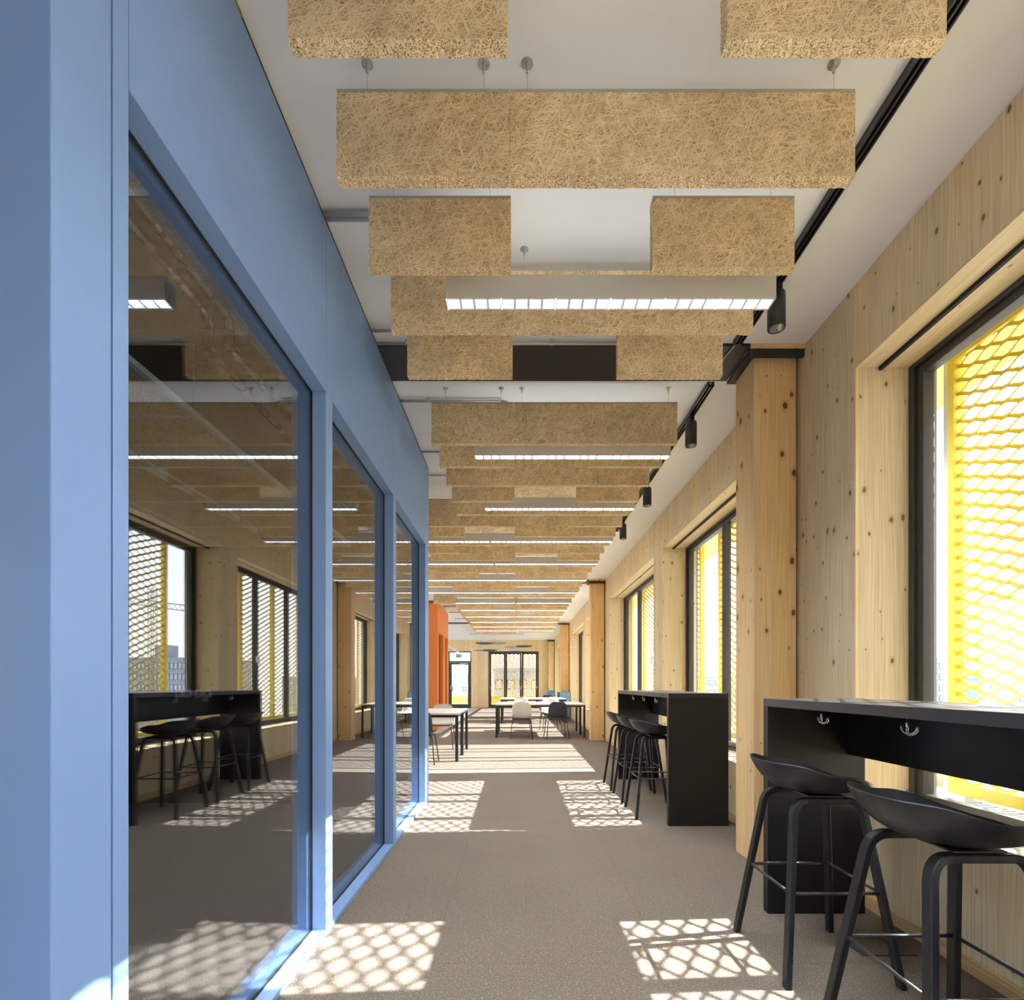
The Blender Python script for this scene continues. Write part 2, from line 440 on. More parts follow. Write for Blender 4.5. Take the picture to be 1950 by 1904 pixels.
NAMES = {0: 'behind the camera', 1: 'beside the nearest black counter', 2: 'behind the second black counter, two panes', 3: 'between the second counter and the second timber column',
         4: 'beside the cream chairs, past the second column', 5: 'past the far tables', 6: 'past the third column', 7: 'nearest the end wall'}
for i, (y0, y1, n) in enumerate(OPEN):
    w = struct(empty('window_%d' % (i + 1), (2.18, (y0 + y1) / 2, SILL)), 'dark framed window ' + NAMES[i], 'window')
    f = MB()
    xa, xb = 2.144, 2.235
    f.box(xa, xb, y0, y0 + 0.035, SILL, HEAD).box(xa, xb, y1 - 0.035, y1, SILL, HEAD)
    f.box(xa, xb, y0 + 0.035, y1 - 0.035, SILL, SILL + 0.05).box(xa, xb, y0 + 0.035, y1 - 0.035, HEAD - 0.035, HEAD)
    part('frame', f, M['bronze'], w, 0.003)
    a0, a1 = y0 + 0.035, y1 - 0.035
    pw = (a1 - a0) / n
    for k in range(n):
        p0, p1 = a0 + k * pw + 0.004, a0 + (k + 1) * pw - 0.004
        s = MB(); z0, z1 = SILL + 0.054, HEAD - 0.039; q = 0.042
        s.box(xa + 0.018, xb - 0.012, p0, p0 + q, z0, z1).box(xa + 0.018, xb - 0.012, p1 - q, p1, z0, z1)
        s.box(xa + 0.018, xb - 0.012, p0 + q, p1 - q, z0, z0 + q).box(xa + 0.018, xb - 0.012, p0 + q, p1 - q, z1 - q, z1)
        sash = part('sash', s, M['bronze'], w, 0.003)
        part('pane', MB().box(2.196, 2.202, p0 + q - 0.004, p1 - q + 0.004, z0 + q - 0.004, z1 - q + 0.004), M['glass'], sash)
        if k == 0 and i > 2 and n == 3:
            hd = MB().box(xa - 0.006, xa + 0.018, p1 - 0.033, p1 - 0.009, 1.52, 1.62).tube([(xa - 0.03, p1 - 0.021, 1.60), (xa - 0.035, p1 - 0.021, 1.50)], 0.008, 8).tube([(xa, p1 - 0.021, 1.60), (xa - 0.03, p1 - 0.021, 1.60)], 0.008, 8)
            part('handle', hd, M['chrome'], sash)
    # timber lining: sill board, head board with blind slot
    part('sill', MB().box(XR - 0.012, 2.144, y0 + 0.001, y1 - 0.001, SILL, SILL + 0.022), M['clt_y'], w, 0.002)
    part('head_lining', MB().box(XR + 0.001, 1.975, y0 + 0.001, y1 - 0.001, HEAD - 0.012, HEAD).box(1.997, 2.144, y0 + 0.001, y1 - 0.001, HEAD - 0.012, HEAD), M['clt_y'], w)
    bl = 0.03 if i in (1, 2, 4) else 0.008
    part('blind_bar', MB().box(1.977, 1.995, y0 + 0.006, y1 - 0.006, HEAD - bl, HEAD), M['gasket'], w)

# end wall with door and triple window
DX0, DX1, WX0, WX1, EH = -3.41, -2.28, -1.42, 1.08, 2.82
mb = MB().box(XW, DX0, YE, YE + 0.35, 0, CEIL).box(DX1, WX0, YE, YE + 0.35, 0, CEIL).box(WX1, XO, YE, YE + 0.35, 0, CEIL)
mb.box(DX0, DX1, YE, YE + 0.35, EH, CEIL).box(WX0, WX1, YE, YE + 0.35, EH, CEIL)
struct(part('wall_end', mb, M['clt']), 'pale spruce end wall with glazed door and triple window', 'wall')
struct(part('baseboard_end', MB().box(DX1, WX0, YE - 0.012, YE, 0, 0.07).box(WX1, XR - 0.02, YE - 0.012, YE, 0, 0.07), M['baseboard']), 'low pine baseboard on the end wall', 'baseboard')

def frame_xz(x0, x1, z0, z1, y0, y1, w, wb=None):
    wb = w if wb is None else wb
    m = MB().box(x0, x0 + w, y0, y1, z0, z1).box(x1 - w, x1, y0, y1, z0, z1)
    m.box(x0 + w, x1 - w, y0, y1, z0, z0 + wb).box(x0 + w, x1 - w, y0, y1, z1 - w, z1)
    return m
d = struct(empty('door_1', ((DX0 + DX1) / 2, YE + 0.1, 0)), 'glazed dark framed exit door in the end wall', 'door')
part('frame', frame_xz(DX0, DX1, 0, EH, YE + 0.06, YE + 0.15, 0.055, 0.03), M['bronze'], d)
part('transom', MB().box(DX0 + 0.055, DX1 - 0.055, YE + 0.06, YE + 0.15, 2.27, 2.35), M['bronze'], d)
lf = part('door_leaf', frame_xz(DX0 + 0.06, DX1 - 0.06, 0.03, 2.265, YE + 0.05, YE + 0.12, 0.10, 0.16), M['bronze'], d)
part('pane', MB().box(DX0 + 0.15, DX1 - 0.15, YE + 0.08, YE + 0.086, 0.18, 2.18), M['glass'], lf)
part('door_closer', MB().box(-2.85, -2.42, YE - 0.005, YE + 0.05, 2.185, 2.235).box(-2.62, -2.36, YE - 0.03, YE - 0.006, 2.14, 2.16), M['chrome'], lf)
part('door_handle', MB().tube([(DX0 + 0.11, YE + 0.05, 1.07), (DX0 + 0.11, YE - 0.01, 1.07), (DX0 + 0.24, YE - 0.01, 1.07)], 0.011, 8).box(DX0 + 0.095, DX0 + 0.125, YE + 0.04, YE + 0.05, 0.93, 1.10), M['chrome'], lf)
part('transom_pane', MB().box(DX0 + 0.05, DX1 - 0.05, YE + 0.10, YE + 0.106, 2.35, EH - 0.05), M['glass'], d)
w = struct(empty('window_9', ((WX0 + WX1) / 2, YE + 0.1, 0)), 'triple dark framed full height window in the end wall', 'window')
part('frame', frame_xz(WX0, WX1, 0, EH, YE + 0.06, YE + 0.15, 0.06, 0.03), M['bronze'], w)
third = (WX1 - WX0 - 0.12) / 3
for k in range(3):
    x0 = WX0 + 0.06 + k * third
    sash = part('sash', frame_xz(x0 + 0.006, x0 + third - 0.006, 0.03, EH - 0.06, YE + 0.05, YE + 0.12, 0.075, 0.13), M['bronze'], w)
    part('pane', MB().box(x0 + 0.075, x0 + third - 0.075, YE + 0.08, YE + 0.086, 0.15, EH - 0.125), M['glass'], sash)
    xh = x0 + (0.045 if k == 0 else third - 0.045)
    part('handle', MB().tube([(xh, YE + 0.05, 1.05), (xh, YE + 0.0, 1.05), (xh + 0.11, YE + 0.0, 1.05)], 0.011, 8).box(xh - 0.015, xh + 0.015, YE + 0.04, YE + 0.05, 0.92, 1.10), M['chrome'], sash)

# far side of the hall and the end behind the camera (unseen; west openings widened to bring in light)
mb = MB().box(XW - 0.3, XW, YB, YE, 0, 0.4).box(XW - 0.3, XW, YB, YE, 3.2, CEIL)
for a, b in ((YB, -3.5), (0.2, 1.2), (5.3, 6.3), (10.4, 11.4), (15.5, 16.5), (20.6, 21.6), (25.4, YE)): mb.box(XW - 0.3, XW, a, b, 0.4, 3.2)
struct(part('wall_west', mb, M['clt']), 'pale spruce wall on the far side of the hall', 'wall')
mb = MB().box(XW, XO, YB - 0.3, YB, 0, CEIL)
struct(part('wall_back', mb, M['clt']), 'pale spruce wall behind the camera', 'wall')

# ------------------------------------------------------------------ timber columns and steel beams
CY = [-4.14, 3.44, 11.03, 18.62, 25.82]
CN = {-4.14: 'glulam timber column behind the camera', 3.44: 'nearest glulam timber column with dark knots beside the black counters', 11.03: 'glulam timber column to the right of the nearer pale tables',
      18.62: 'glulam timber column behind the blue cabinets', 25.82: 'narrow glulam timber column in the far corner of the end wall'}
for i, y in enumerate(CY):
    dp = 0.285 if y < 25 else 0.24
    c = thing('timber_column', (1.69, y + dp / 2, 0), CN[y], 'column', 'timber columns along the window wall')
    part('shaft', MB().box(1.552, 1.829, y, y + dp, 0, CEIL - 0.045), M['glulam'], c, 0.004)
    for zx, zz in ((1.635, 3.20), (1.73, 3.20)):
        o = part('screw_plug', MB().lathe([(0.0005, -0.002), (0.006, -0.0015), (0.006, 0.0), (0.0005, 0.0)], (0, 0, 0), 12), M['chrome'], c, world_coords=False)
        o.rotation_euler = (math.radians(90), 0, 0); o.location = (zx - 1.69, -dp / 2 - 0.0005, zz)
    cp = MB().box(1.50, 1.852, y - 0.055, y - 0.035, CEIL - 0.075, CEIL - 0.028).box(1.50, 1.852, y - 0.035, y + dp + 0.03, CEIL - 0.045, CEIL - 0.028)
    cp.box(1.50, 1.516, y - 0.05, y - 0.03, CEIL - 0.03, CEIL - 0.001).box(1.80, 1.816, y - 0.05, y - 0.03, CEIL - 0.03, CEIL - 0.001)
    part('head_plate', cp, M['beam_black'], c)
BN = {3.44: 'nearest black steel beam flush in the white ceiling', 11.03: 'second black steel beam crossing the ceiling', 18.62: 'far black steel beam crossing the ceiling'}
for y, lb in BN.items():
    b = thing('steel_beam', (0, y + 0.13, CEIL - 0.02), lb, 'beam', 'black steel beams in the ceiling')
    part('flange', MB().box(XW + 0.1, 1.50, y - 0.07, y + 0.32, CEIL - 0.02, CEIL - 0.001), M['beam_black'], b, 0.002)
    part('timber_edge', MB().box(1.50, 1.854, y - 0.068, y - 0.056, CEIL - 0.027, CEIL - 0.001), M['glulam'], b)

# ------------------------------------------------------------------ blue glazed partition on the left
PY0, PY1 = 1.011, 5.33
XG = -0.964
TOP = CEIL - 0.020
wl = struct(empty('wall_left', (XL, PY0, 0)), 'pastel blue partition wall with three large dark panes', 'wall')
OPS = [(1.213, 2.465), (2.556, 3.807), (3.90, 5.14)]
HB, SB = 2.553, 0.026
xi = XL - 0.16
part('corner_post', MB().box(xi, XL, PY0, 1.162, 0, 3.17), M['blue'], wl, 0.003)
part('jamb_post', MB().box(xi, XL, 1.166, 1.213, 0, 3.02), M['blue'], wl, 0.001)
part('corner_panel', MB().box(xi, XL, PY0, 1.162, 3.171, TOP), M['blue'], wl)
part('mullion', MB().box(xi, XL, 2.465, 2.5545, 0, HB), M['blue'], wl, 0.002)
part('mullion', MB().box(xi, XL, 3.807, 3.899, 0, HB), M['blue'], wl, 0.002)
part('end_post', MB().box(xi, XL, 5.14, PY1, 0, HB), M['blue'], wl, 0.002)
for a, b in ((1.2145, 2.468), (2.4705, 3.811), (3.8135, PY1)):
    part('head_panel', MB().box(xi, XL, a, b, HB + 0.001, TOP), M['blue'], wl)
part('head_panel', MB().box(xi, XL, 1.1635, 1.213, 3.021, TOP), M['blue'], wl)
for a, b in OPS:
    part('sill_rail', MB().box(xi, XL, a, b, 0, SB), M['blue'], wl, 0.002)
    g_ = part('pane', MB().box(XG - 0.010, XG, a, b, SB, HB), M['glass_dark'], wl)
    gk = MB().box(XG - 0.012, XG + 0.004, a, a + 0.005, SB, HB).box(XG - 0.012, XG + 0.004, b - 0.005, b, SB, HB)
    gk.box(XG - 0.012, XG + 0.004, a + 0.005, b - 0.005, SB, SB + 0.005).box(XG - 0.012, XG + 0.004, a + 0.005, b - 0.005, HB - 0.005, HB)
    part('gasket', gk, M['gasket'], g_)
    st = MB().box(xi + 0.01, XG - 0.014, b - 0.028, b - 0.0005, SB, HB).box(xi + 0.01, XG - 0.014, a, b - 0.029, HB - 0.028, HB - 0.0005).box(xi + 0.01, XG - 0.014, a, b - 0.029, SB, SB + 0.02)
    part('glazing_bead', st, M['blue_dark'], g_)
part('foam_seal', MB().box(xi, XL - 0.003, 1.72, PY1, TOP, CEIL - 0.0005), M['gasket'], wl)
part('foam_seal', MB().box(xi, XL - 0.001, 1.50, 1.715, TOP, CEIL - 0.0005), M['foam'], wl)
struct(part('wall_left_near', MB().box(-4.6, xi - 0.001, PY0, PY0 + 0.12, 0, TOP), M['blue']), 'shaded blue end of the glazed room facing the camera', 'wall')
struct(part('wall_left_shade', MB().box(-1.25, -1.08, YB, 0.55, 0, TOP), M['blue']), 'unseen blue wall added beside the camera to shade the blue wall end', 'wall')  # added out of view to keep light off the blue wall end
struct(part('wall_left_far', MB().box(-4.6, xi - 0.001, PY1 - 0.10, PY1, 0, TOP), M['room_darkened']), 'darkened inner end wall of the glazed room', 'wall')
struct(part('wall_left_back', MB().box(-4.72, -4.601, PY0, PY1, 0, TOP), M['room_darkened']), 'darkened back wall of the glazed room', 'wall')

# ------------------------------------------------------------------ exterior gallery, screens and soffit
struct(part('gallery_floor', MB().box(XO, 3.3, YB, YE + 2.4, 0.30, 0.46), M['concrete']), 'concrete gallery slab outside the windows', 'floor')
struct(part('gallery_soffit', MB().box(XO, 3.10, YB, YE + 1.2, 3.20, 3.40), M['yellow']), 'yellow metal soffit outside the windows', 'ceiling')
struct(part('gallery_parapet', MB().box(3.02, 3.3, YB, YE + 2.4, 0.46, 0.53), M['concrete']), 'low concrete edge outside the windows', 'wall')
# the grating outside: bars as one continuous grate per window
def grate_mesh(w, l):
    m = MB(); n = int(l / 0.05)
    for i in range(n + 1):
        y = -l / 2 + l * i / n
        m.box(-w / 2, w / 2, y - 0.003, y + 0.003, -0.03, 0)
    k = int(w / 0.09)
    for i in range(k + 1):
        x = -w / 2 + w * i / k
        m.box(x - 0.004, x + 0.004, -l / 2, l / 2, -0.02, -0.001)
    return m
for i, (y0, y1, n) in enumerate(OPEN[1:6]):
    g_ = link('floor_grating', grate_mesh(0.70, y1 - y0 + 0.36).data('floor_grating', M['zinc']), None, (2.65, (y0 + y1) / 2, 0.495))
    tag(g_, 'galvanised steel grating outside the window ' + NAMES[i + 1], 'grating', 'gratings on the outer gallery')

SX = 2.65; SZ0, SZ1 = 0.525, 3.17
LW, SW = 0.205, 0.082
def screen_mesh(w, h, wk=1.0):
    m = MB()
    W = Vector((0.0052, 0, 0.0112)) * wk; T = Vector((-0.0014, 0, 0.0007))
    ny = int(round(w / (LW / 2))); nz = int(round(h / (SW / 2)))
    ly = w / ny; lz = h / nz; b = 0.018
    for j in range(ny):
        for i in range(nz + 1):
            if (i + j) % 2: continue
            for di in (-1, 1):
                i2 = i + di
                if i2 < 0 or i2 > nz: continue
                off = 0.0016 * di
                off2 = -0.0016 * di
                y0, z0, y1, z1 = -w / 2 + j * ly, i * lz, -w / 2 + (j + 1) * ly, i2 * lz
                path = [(y0, z0 + off), (y0 + b * 0.7, z0 + off), (y0 + b * 1.25, z0 + off + (z1 - z0) * 0.07), (y1 - b * 1.25, z1 + off2 - (z1 - z0) * 0.07), (y1 - b * 0.7, z1 + off2), (y1, z1 + off2)]
                rings = []
                for (yy, zz) in path:
                    c = Vector((0, yy, zz))
                    rings.append([c - W - T, c + W - T, c + W + T, c - W + T])
                m.ring_sweep(rings, False, False, False)
    return m
SMESH = {}
def screen_panel(y0, y1, label, parent_group, x=SX, rot=0, z0=SZ0, z1=SZ1, cx=None):
    w = y1 - y0; key = (round(w, 3), round(z1 - z0, 2)); fb = 0.045
    h = z1 - z0
    if key not in SMESH:
        f = MB().box(-0.03, 0.03, -w / 2, -w / 2 + fb, 0, h).box(-0.03, 0.03, w / 2 - fb, w / 2, 0, h)
        f.box(-0.03, 0.03, -w / 2 + fb, w / 2 - fb, 0, 0.07).box(-0.03, 0.03, -w / 2 + fb, w / 2 - fb, h - 0.05, h)
        SMESH[key] = (f.data('screen_frame', M['yellow']), screen_mesh(w - 2 * fb + 0.01, h - 0.11, 1.0 if h < 2.8 else 1.7).data('expanded_metal', M['yellow']),
                      MB().box(-0.05, 0.05, -0.03, 0.03, -0.03, 0.0).data('carriage', M['zinc']))
    t = thing('screen_panel', (x if cx is None else cx, (y0 + y1) / 2 if cx is None else x, z0), label, 'sun screen', parent_group)
    if rot: t.rotation_euler = (0, 0, rot)
    link('screen_frame', SMESH[key][0], t); link('expanded_metal', SMESH[key][1], t, (0, 0, 0.065))
    for s in (-1, 1): link('carriage', SMESH[key][2], t, (0, s * (w / 2 - 0.12), 0))
    return t
SG = 'yellow expanded metal sun screens outside the windows'
SCR = [((-3.73, -0.73), 3, 'the window behind the camera, added unseen for shade'), ((0.2, 3.2), 3, 'the nearest window'), ((3.85, 6.85), 3, 'the two-pane window behind the second counter'), ((7.5, 11.0), 3, 'the three-pane window before the second column'),  # first set is added out of view to dim the blue wall end
       ((12.07, 14.43), 2, 'the window beside the cream chairs'), ((15.08, 18.58), 3, 'the window past the far tables'), ((19.65, 22.01), 2, 'the window past the third column'), ((22.66, 26.1), 3, 'the window nearest the end wall')]
for (a, b), n, nm in SCR:
    wd = (b - a) / n
    for k in range(n):
        lab = 'yellow expanded metal screen panel outside %s, %s' % (nm, ('near panel', 'middle panel', 'far panel')[k] if n == 3 else ('near panel', 'far panel')[k])
        screen_panel(a + k * wd, a + (k + 1) * wd - 0.004, lab, SG)
# guide post next to the first screen
tag(part('guide_post', MB().box(2.66, 2.70, 3.245, 3.275, 0.47, 3.195), M['zinc']), 'grey steel guide post beside the nearest yellow screen', 'post')

# ------------------------------------------------------------------ hanging wood-wool baffles
BZ0, BZ1 = H + 1.771, H + 2.064
def board_mesh(L, seed, y0, y1):
    r = random.Random(seed); n = max(8, int(L / 0.011)); m = MB(); rings = []
    h = BZ1 - BZ0
    zs = [0, 0.0035] + [h * k / 14 for k in range(1, 14)] + [h]
    def J(a): return (r.random() - 0.5) * a
    # front and back sheet follow a jittered outline
    for i in range(n + 1):
        x = L * i / n
        e = 0.0022 if 0 < i < n else 0.001
        rings.append([(x + J(0.001), y0 + J(0.0012), J(0.0042)), (x + J(0.001), y1 + J(0.0012), J(0.0042)), (x, y1, h), (x, y0, h)])
    m.ring_sweep(rings, False, True, False)
    # ragged end faces
    for xe in (0, L):
        rr = []
        for z in zs:
            rr.append([(xe - 0.004, y0, z), (xe + 0.004 if xe == 0 else xe - 0.002, y0, z), (xe + 0.002, y1, z), (xe - 0.002, y1, z)])
        pts = [(xe + (-1 if xe == 0 else 1) * abs(J(0.003)), z) for z in zs]
        k = len(m.v)
        for (px, z) in pts: m.v += [(px, y0 + 0.0005, z), (px, y1 - 0.0005, z), (L / 2 if False else (xe + (0.003 if xe == 0 else -0.003)), y0, z), ((xe + (0.003 if xe == 0 else -0.003)), y1, z)]
        for q in range(len(pts) - 1):
            a = k + 4 * q; b = a + 4
            m.f.append((a, a + 1, b + 1, b)); m.s.append(False)
            m.f.append((a, b, b + 2, a + 2)); m.s.append(False)
            m.f.append((a + 1, a + 3, b + 3, b + 1)); m.s.append(False)
        m.f.append((k, k + 2, k + 3, k + 1)); m.s.append(False)
    return m.data('board', M['wool'])
BM = {}
def boards(L):
    k = round(L, 2)
    if k not in BM:
        BM[k] = [(board_mesh(L, 10 * v + int(L * 100), 0.0, 0.0222), board_mesh(L, 10 * v + int(L * 100) + 5, 0.0229, 0.0455)) for v in range(3)]
    return BM[k]
PROF = {}
def profile(L):
    k = round(L, 2)
    if k not in PROF:
        PROF[k] = MB().box(0, L, -0.001, 0.0465, 0.0005, 0.010).data('top_profile', M['profile'])
    return PROF[k]
cable_me = MB().tube([(0, 0, 0), (0, 0, CEIL - BZ1 - 0.035)], 0.0011, 6).data('cable', M['zinc'])
grip = MB().lathe([(0.0030, -0.034), (0.0052, -0.032), (0.0052, -0.016), (0.0075, -0.012), (0.0075, -0.002), (0.021, -0.0018), (0.021, 0)], n=20, smooth=False)
anchor_me = grip.data('anchor', M['chrome'])
stop_me = MB().lathe([(0.003, 0), (0.003, 0.012)], n=8).data('cable_stop', M['chrome'])
XA = [-2.43, -1.83, -1.23, -0.63, -0.025, 0.575, 1.18]
def baffle(x0, x1, y, row, pos, hang):
    g = 0.0016
    t = thing('wool_baffle', (x0 + g, y, BZ0), 'wood-wool ceiling baffle in the %s row from the camera, %s' % (ordinal(row), pos), 'baffle', 'hanging wood-wool baffles')
    L = x1 - x0 - 2 * g
    v = random.choice(boards(L))
    link('board', v[0], t); link('board', v[1], t)
    link('top_profile', profile(L), t, (0, 0, BZ1 - BZ0))
    if hang:
        for xx in ((0.10, L - 0.09) if L < 0.9 else (0.06, L - 0.06)):
            z = BZ1 - BZ0 + 0.010
            link('cable', cable_me, t, (xx, 0.0227, z)); link('cable_stop', stop_me, t, (xx, 0.0227, z - 0.0005))
            link('anchor', anchor_me, t, (xx, 0.0227, CEIL - BZ0 - 0.0005))
rows = []
for k, y in enumerate((1.045, 1.44, 1.83, 2.23, 2.62, 3.01)):
    rows.append((y, [(-0.63, -0.025, 'piece left of the joint'), (-0.025, 1.18, 'long piece right of the joint')] if k % 2 == 0 else [(-0.63, -0.025, 'short left piece'), (0.575, 1.18, 'short right piece')]))
k = 0; y = 3.86
while y < 10.75:
    odd = k % 2 == 0
    if k < 4:
        pc = [(-0.63, -0.025, 'piece left of the joint'), (-0.025, 1.18, 'long piece right of the joint')] if odd else [(-0.63, -0.025, 'short left piece'), (0.575, 1.18, 'short right piece')]
    elif k == 4:
        pc = [(-0.63, -0.025, 'piece left of the joint'), (-0.025, 1.18, 'long piece right of the joint')]
    elif k == 5:
        pc = [(-2.43, -1.23, 'long far left piece'), (-1.23, -0.025, 'long piece left of the joint'), (0.575, 1.18, 'short right piece')]
    elif odd:
        pc = [(-1.83, -0.63, 'long left piece'), (-0.025, 1.18, 'long piece right of the joint')]
    else:
        pc = [(-2.43, -1.83, 'short far left piece'), (-1.23, -0.025, 'long piece left of the joint'), (0.575, 1.18, 'short right piece')]
    rows.append((y, pc)); k += 1; y += 0.4045 if k < 3 else 0.402
k = 0; y = 11.50
while y < 18.35:
    odd = k % 2 == 0
    last = y > 17.9
    if last: pc = [(-1.23, -0.025, 'only piece, left of the joint')]
    elif k < 2: pc = [(-1.83, -0.63, 'long left piece'), (-0.025, 1.18, 'long piece right of the joint')] if odd else [(-1.23, -0.025, 'long piece left of the joint'), (0.575, 1.18, 'short right piece')]
    else: pc = [(-1.43, -0.63, 'left piece'), (-0.025, 1.18, 'long piece right of the joint')] if odd else [(-1.43, -0.025, 'long piece left of the joint'), (0.575, 1.18, 'short right piece')]
    rows.append((y, pc)); k += 1; y += 0.40
for r_, (y, pc) in enumerate(rows):
    for x0, x1, pos in pc:
        baffle(x0, x1, y, r_ + 1, pos, True)

# ------------------------------------------------------------------ louvre ceiling lights
LZ0 = H + 1.757; LH = 0.107; LWID = 0.077
def cell_mesh(cw):
    m = MB(); d = LWID - 0.006; z1 = 0.034
    o0, o1 = 0.0065, cw - 0.0065
    p0, p1 = 0.009, d - 0.009
    i0, i1 = cw * 0.5 - 0.018, cw * 0.5 + 0.018
    q0, q1 = d * 0.5 - 0.020, d * 0.5 + 0.020
    A = [(0, 0, 0), (cw, 0, 0), (cw, d, 0), (0, d, 0)]
    B = [(o0, p0, 0), (o1, p0, 0), (o1, p1, 0), (o0, p1, 0)]
    C = [(i0, q0, z1), (i1, q0, z1), (i1, q1, z1), (i0, q1, z1)]
    n = len(m.v); m.v += A + B + C
    for a in (0, 4):
        for j in range(4):
            k = (j + 1) % 4
            m.f.append((n + a + j, n + a + k, n + a + 4 + k, n + a + 4 + j)); m.s.append(False)
    return m
LM = {}
def light_meshes(L, n, dim=False):
    key = (round(L, 2), n, dim)
    if key in LM: return LM[key]
    t = 0.003
    hs = MB().box(0, L, 0, t, 0, LH).box(0, L, LWID - t, LWID, 0, LH).box(0, t, t, LWID - t, 0, LH).box(L - t, L, t, LWID - t, 0, LH).box(t, L - t, t, LWID - t, LH - t, LH)
    gl = MB().box(0.006, L - 0.006, 0.012, LWID - 0.012, 0.037, 0.042)
    cw = (L - 2 * t) / n
    if n >= 8:
        cell = cell_mesh(cw).data('louvre_cell', M['white'])
    up = MB().box(0.03, L - 0.03, 0.012, LWID - 0.012, LH + 0.0005, LH + 0.004)  # glowing strip added on top of the housing to brighten the ceiling
    LM[key] = (hs.data('housing', M['lamp_body']), gl.data('lamp_strip', M['lamp_glow_dimmed' if dim else 'lamp_glow']), cell, cw, up.data('added_glow_strip', M['added_glow']))
    return LM[key]
nlight = 0
def ceiling_light(x0, x1, y, nearness, label):
    n = int(round((x1 - x0) / 0.0625))
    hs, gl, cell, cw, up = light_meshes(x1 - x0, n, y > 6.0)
    t = thing('louvre_light', (x0, y, LZ0), label, 'ceiling light', 'white louvre ceiling lights')
    link('housing', hs, t); link('lamp_strip', gl, t); link('added_glow_strip', up, t)
    for j in range(n):
        gap = 0.0012 if j % 4 == 0 else 0
        link('louvre_cell', cell, t, (0.003 + j * cw + gap * 0.4, 0.003, 0.0008))
    for xx in (0.12, x1 - x0 - 0.12):
        link('cable', lamp_cable, t, (xx, LWID / 2, LH))
lamp_cable = MB().tube([(0, 0, 0), (0, 0, CEIL - LZ0 - LH - 0.0005)], 0.0011, 6).data('cable', M['zinc'])
ly = [2.39, 4.03, 5.24, 6.45, 7.655, 8.86, 10.07]
for k, y in enumerate(ly):
    ceiling_light(-0.325, 1.18, y, k, 'white louvre ceiling light, %s from the camera%s' % (ordinal(k + 1), ' in the right hand row' if k > 2 else ''))
    if k > 2: ceiling_light(-1.84, -0.335, y, k, 'white louvre ceiling light left of the joint, %s from the camera' % ordinal(k + 1))
for k, y in enumerate((1.18, -0.03, -1.24, -2.45, -3.66)):  # unseen lamps added to brighten surfaces that face the camera
    ceiling_light(-0.325, 1.18, y, 9, 'added unseen louvre ceiling light above and behind the camera, %s going back' % ordinal(k + 1))
for k, y in enumerate((11.35, 12.47, 13.65, 14.86, 16.05, 17.25)):
    ceiling_light(-0.005, 1.18, y, 9, 'white louvre ceiling light over the far tables, right hand row, %s from the second beam' % ordinal(k + 1))
    ceiling_light(-1.33, -0.045, y, 9, 'white louvre ceiling light over the far tables, left hand row, %s from the second beam' % ordinal(k + 1))

# ------------------------------------------------------------------ lighting track with spots
def track(y0, y1, label):
    t = thing('lighting_track', (1.40, y0, CEIL), label, 'track', 'black lighting tracks on the ceiling')
    part('rail', MB().box(1.379, 1.386, y0, y1, CEIL - 0.034, CEIL - 0.006).box(1.4, 1.407, y0, y1, CEIL - 0.034, CEIL - 0.006).box(1.421, 1.428, y0, y1, CEIL - 0.034, CEIL - 0.006).box(1.379, 1.428, y0, y1, CEIL - 0.008, CEIL - 0.0005), M['steel_black'], t)
    part('end_cap', MB().box(1.377, 1.43, y1, y1 + 0.012, CEIL - 0.036, CEIL - 0.0005), M['steel_black'], t)
track(-0.5, 3.33, 'black lighting track above the nearest baffles')
track(3.80, 7.4, 'black lighting track past the nearest steel beam')
body = MB().lathe([(0.0005, 0.0), (0.030, 0.0), (0.043, -0.010), (0.046, -0.022), (0.046, -0.196), (0.0445, -0.200), (0.0385, -0.200), (0.0375, -0.196)], n=28, caps=False).data('body', M['steel_black'])
refl = MB().lathe([(0.0375, -0.1975), (0.036, -0.19), (0.024, -0.150), (0.014, -0.135), (0.0005, -0.134)], n=28, caps=False).data('reflector', M['chrome'])
adap = MB().box(-0.016, 0.016, -0.035, 0.06, -0.001, 0.035).box(-0.008, 0.008, -0.008, 0.008, -0.012, 0.0).data('adapter', M['steel_black'])
for k, y in enumerate((1.42, 2.84, 4.236, 5.66, 6.95)):
    t = thing('track_spot', (1.403, y, CEIL - 0.068), 'black cylindrical track spotlight, %s from the camera' % ordinal(k + 1), 'spotlight', 'black track spotlights')
    link('body', body, t); link('reflector', refl, t); link('adapter', adap, t)
# feed cable from the end of the first track across the beam
tag(part('track_cable', MB().tube([(1.40, 3.345, CEIL - 0.02), (1.385, 3.37, CEIL - 0.03), (1.375, 3.46, CEIL - 0.026), (1.372, 3.60, CEIL - 0.026), (1.385, 3.76, CEIL - 0.026), (1.40, 3.795, CEIL - 0.02)], 0.004, 8), M['zinc']), 'grey feed cable between the two lighting tracks across the beam', 'cable')

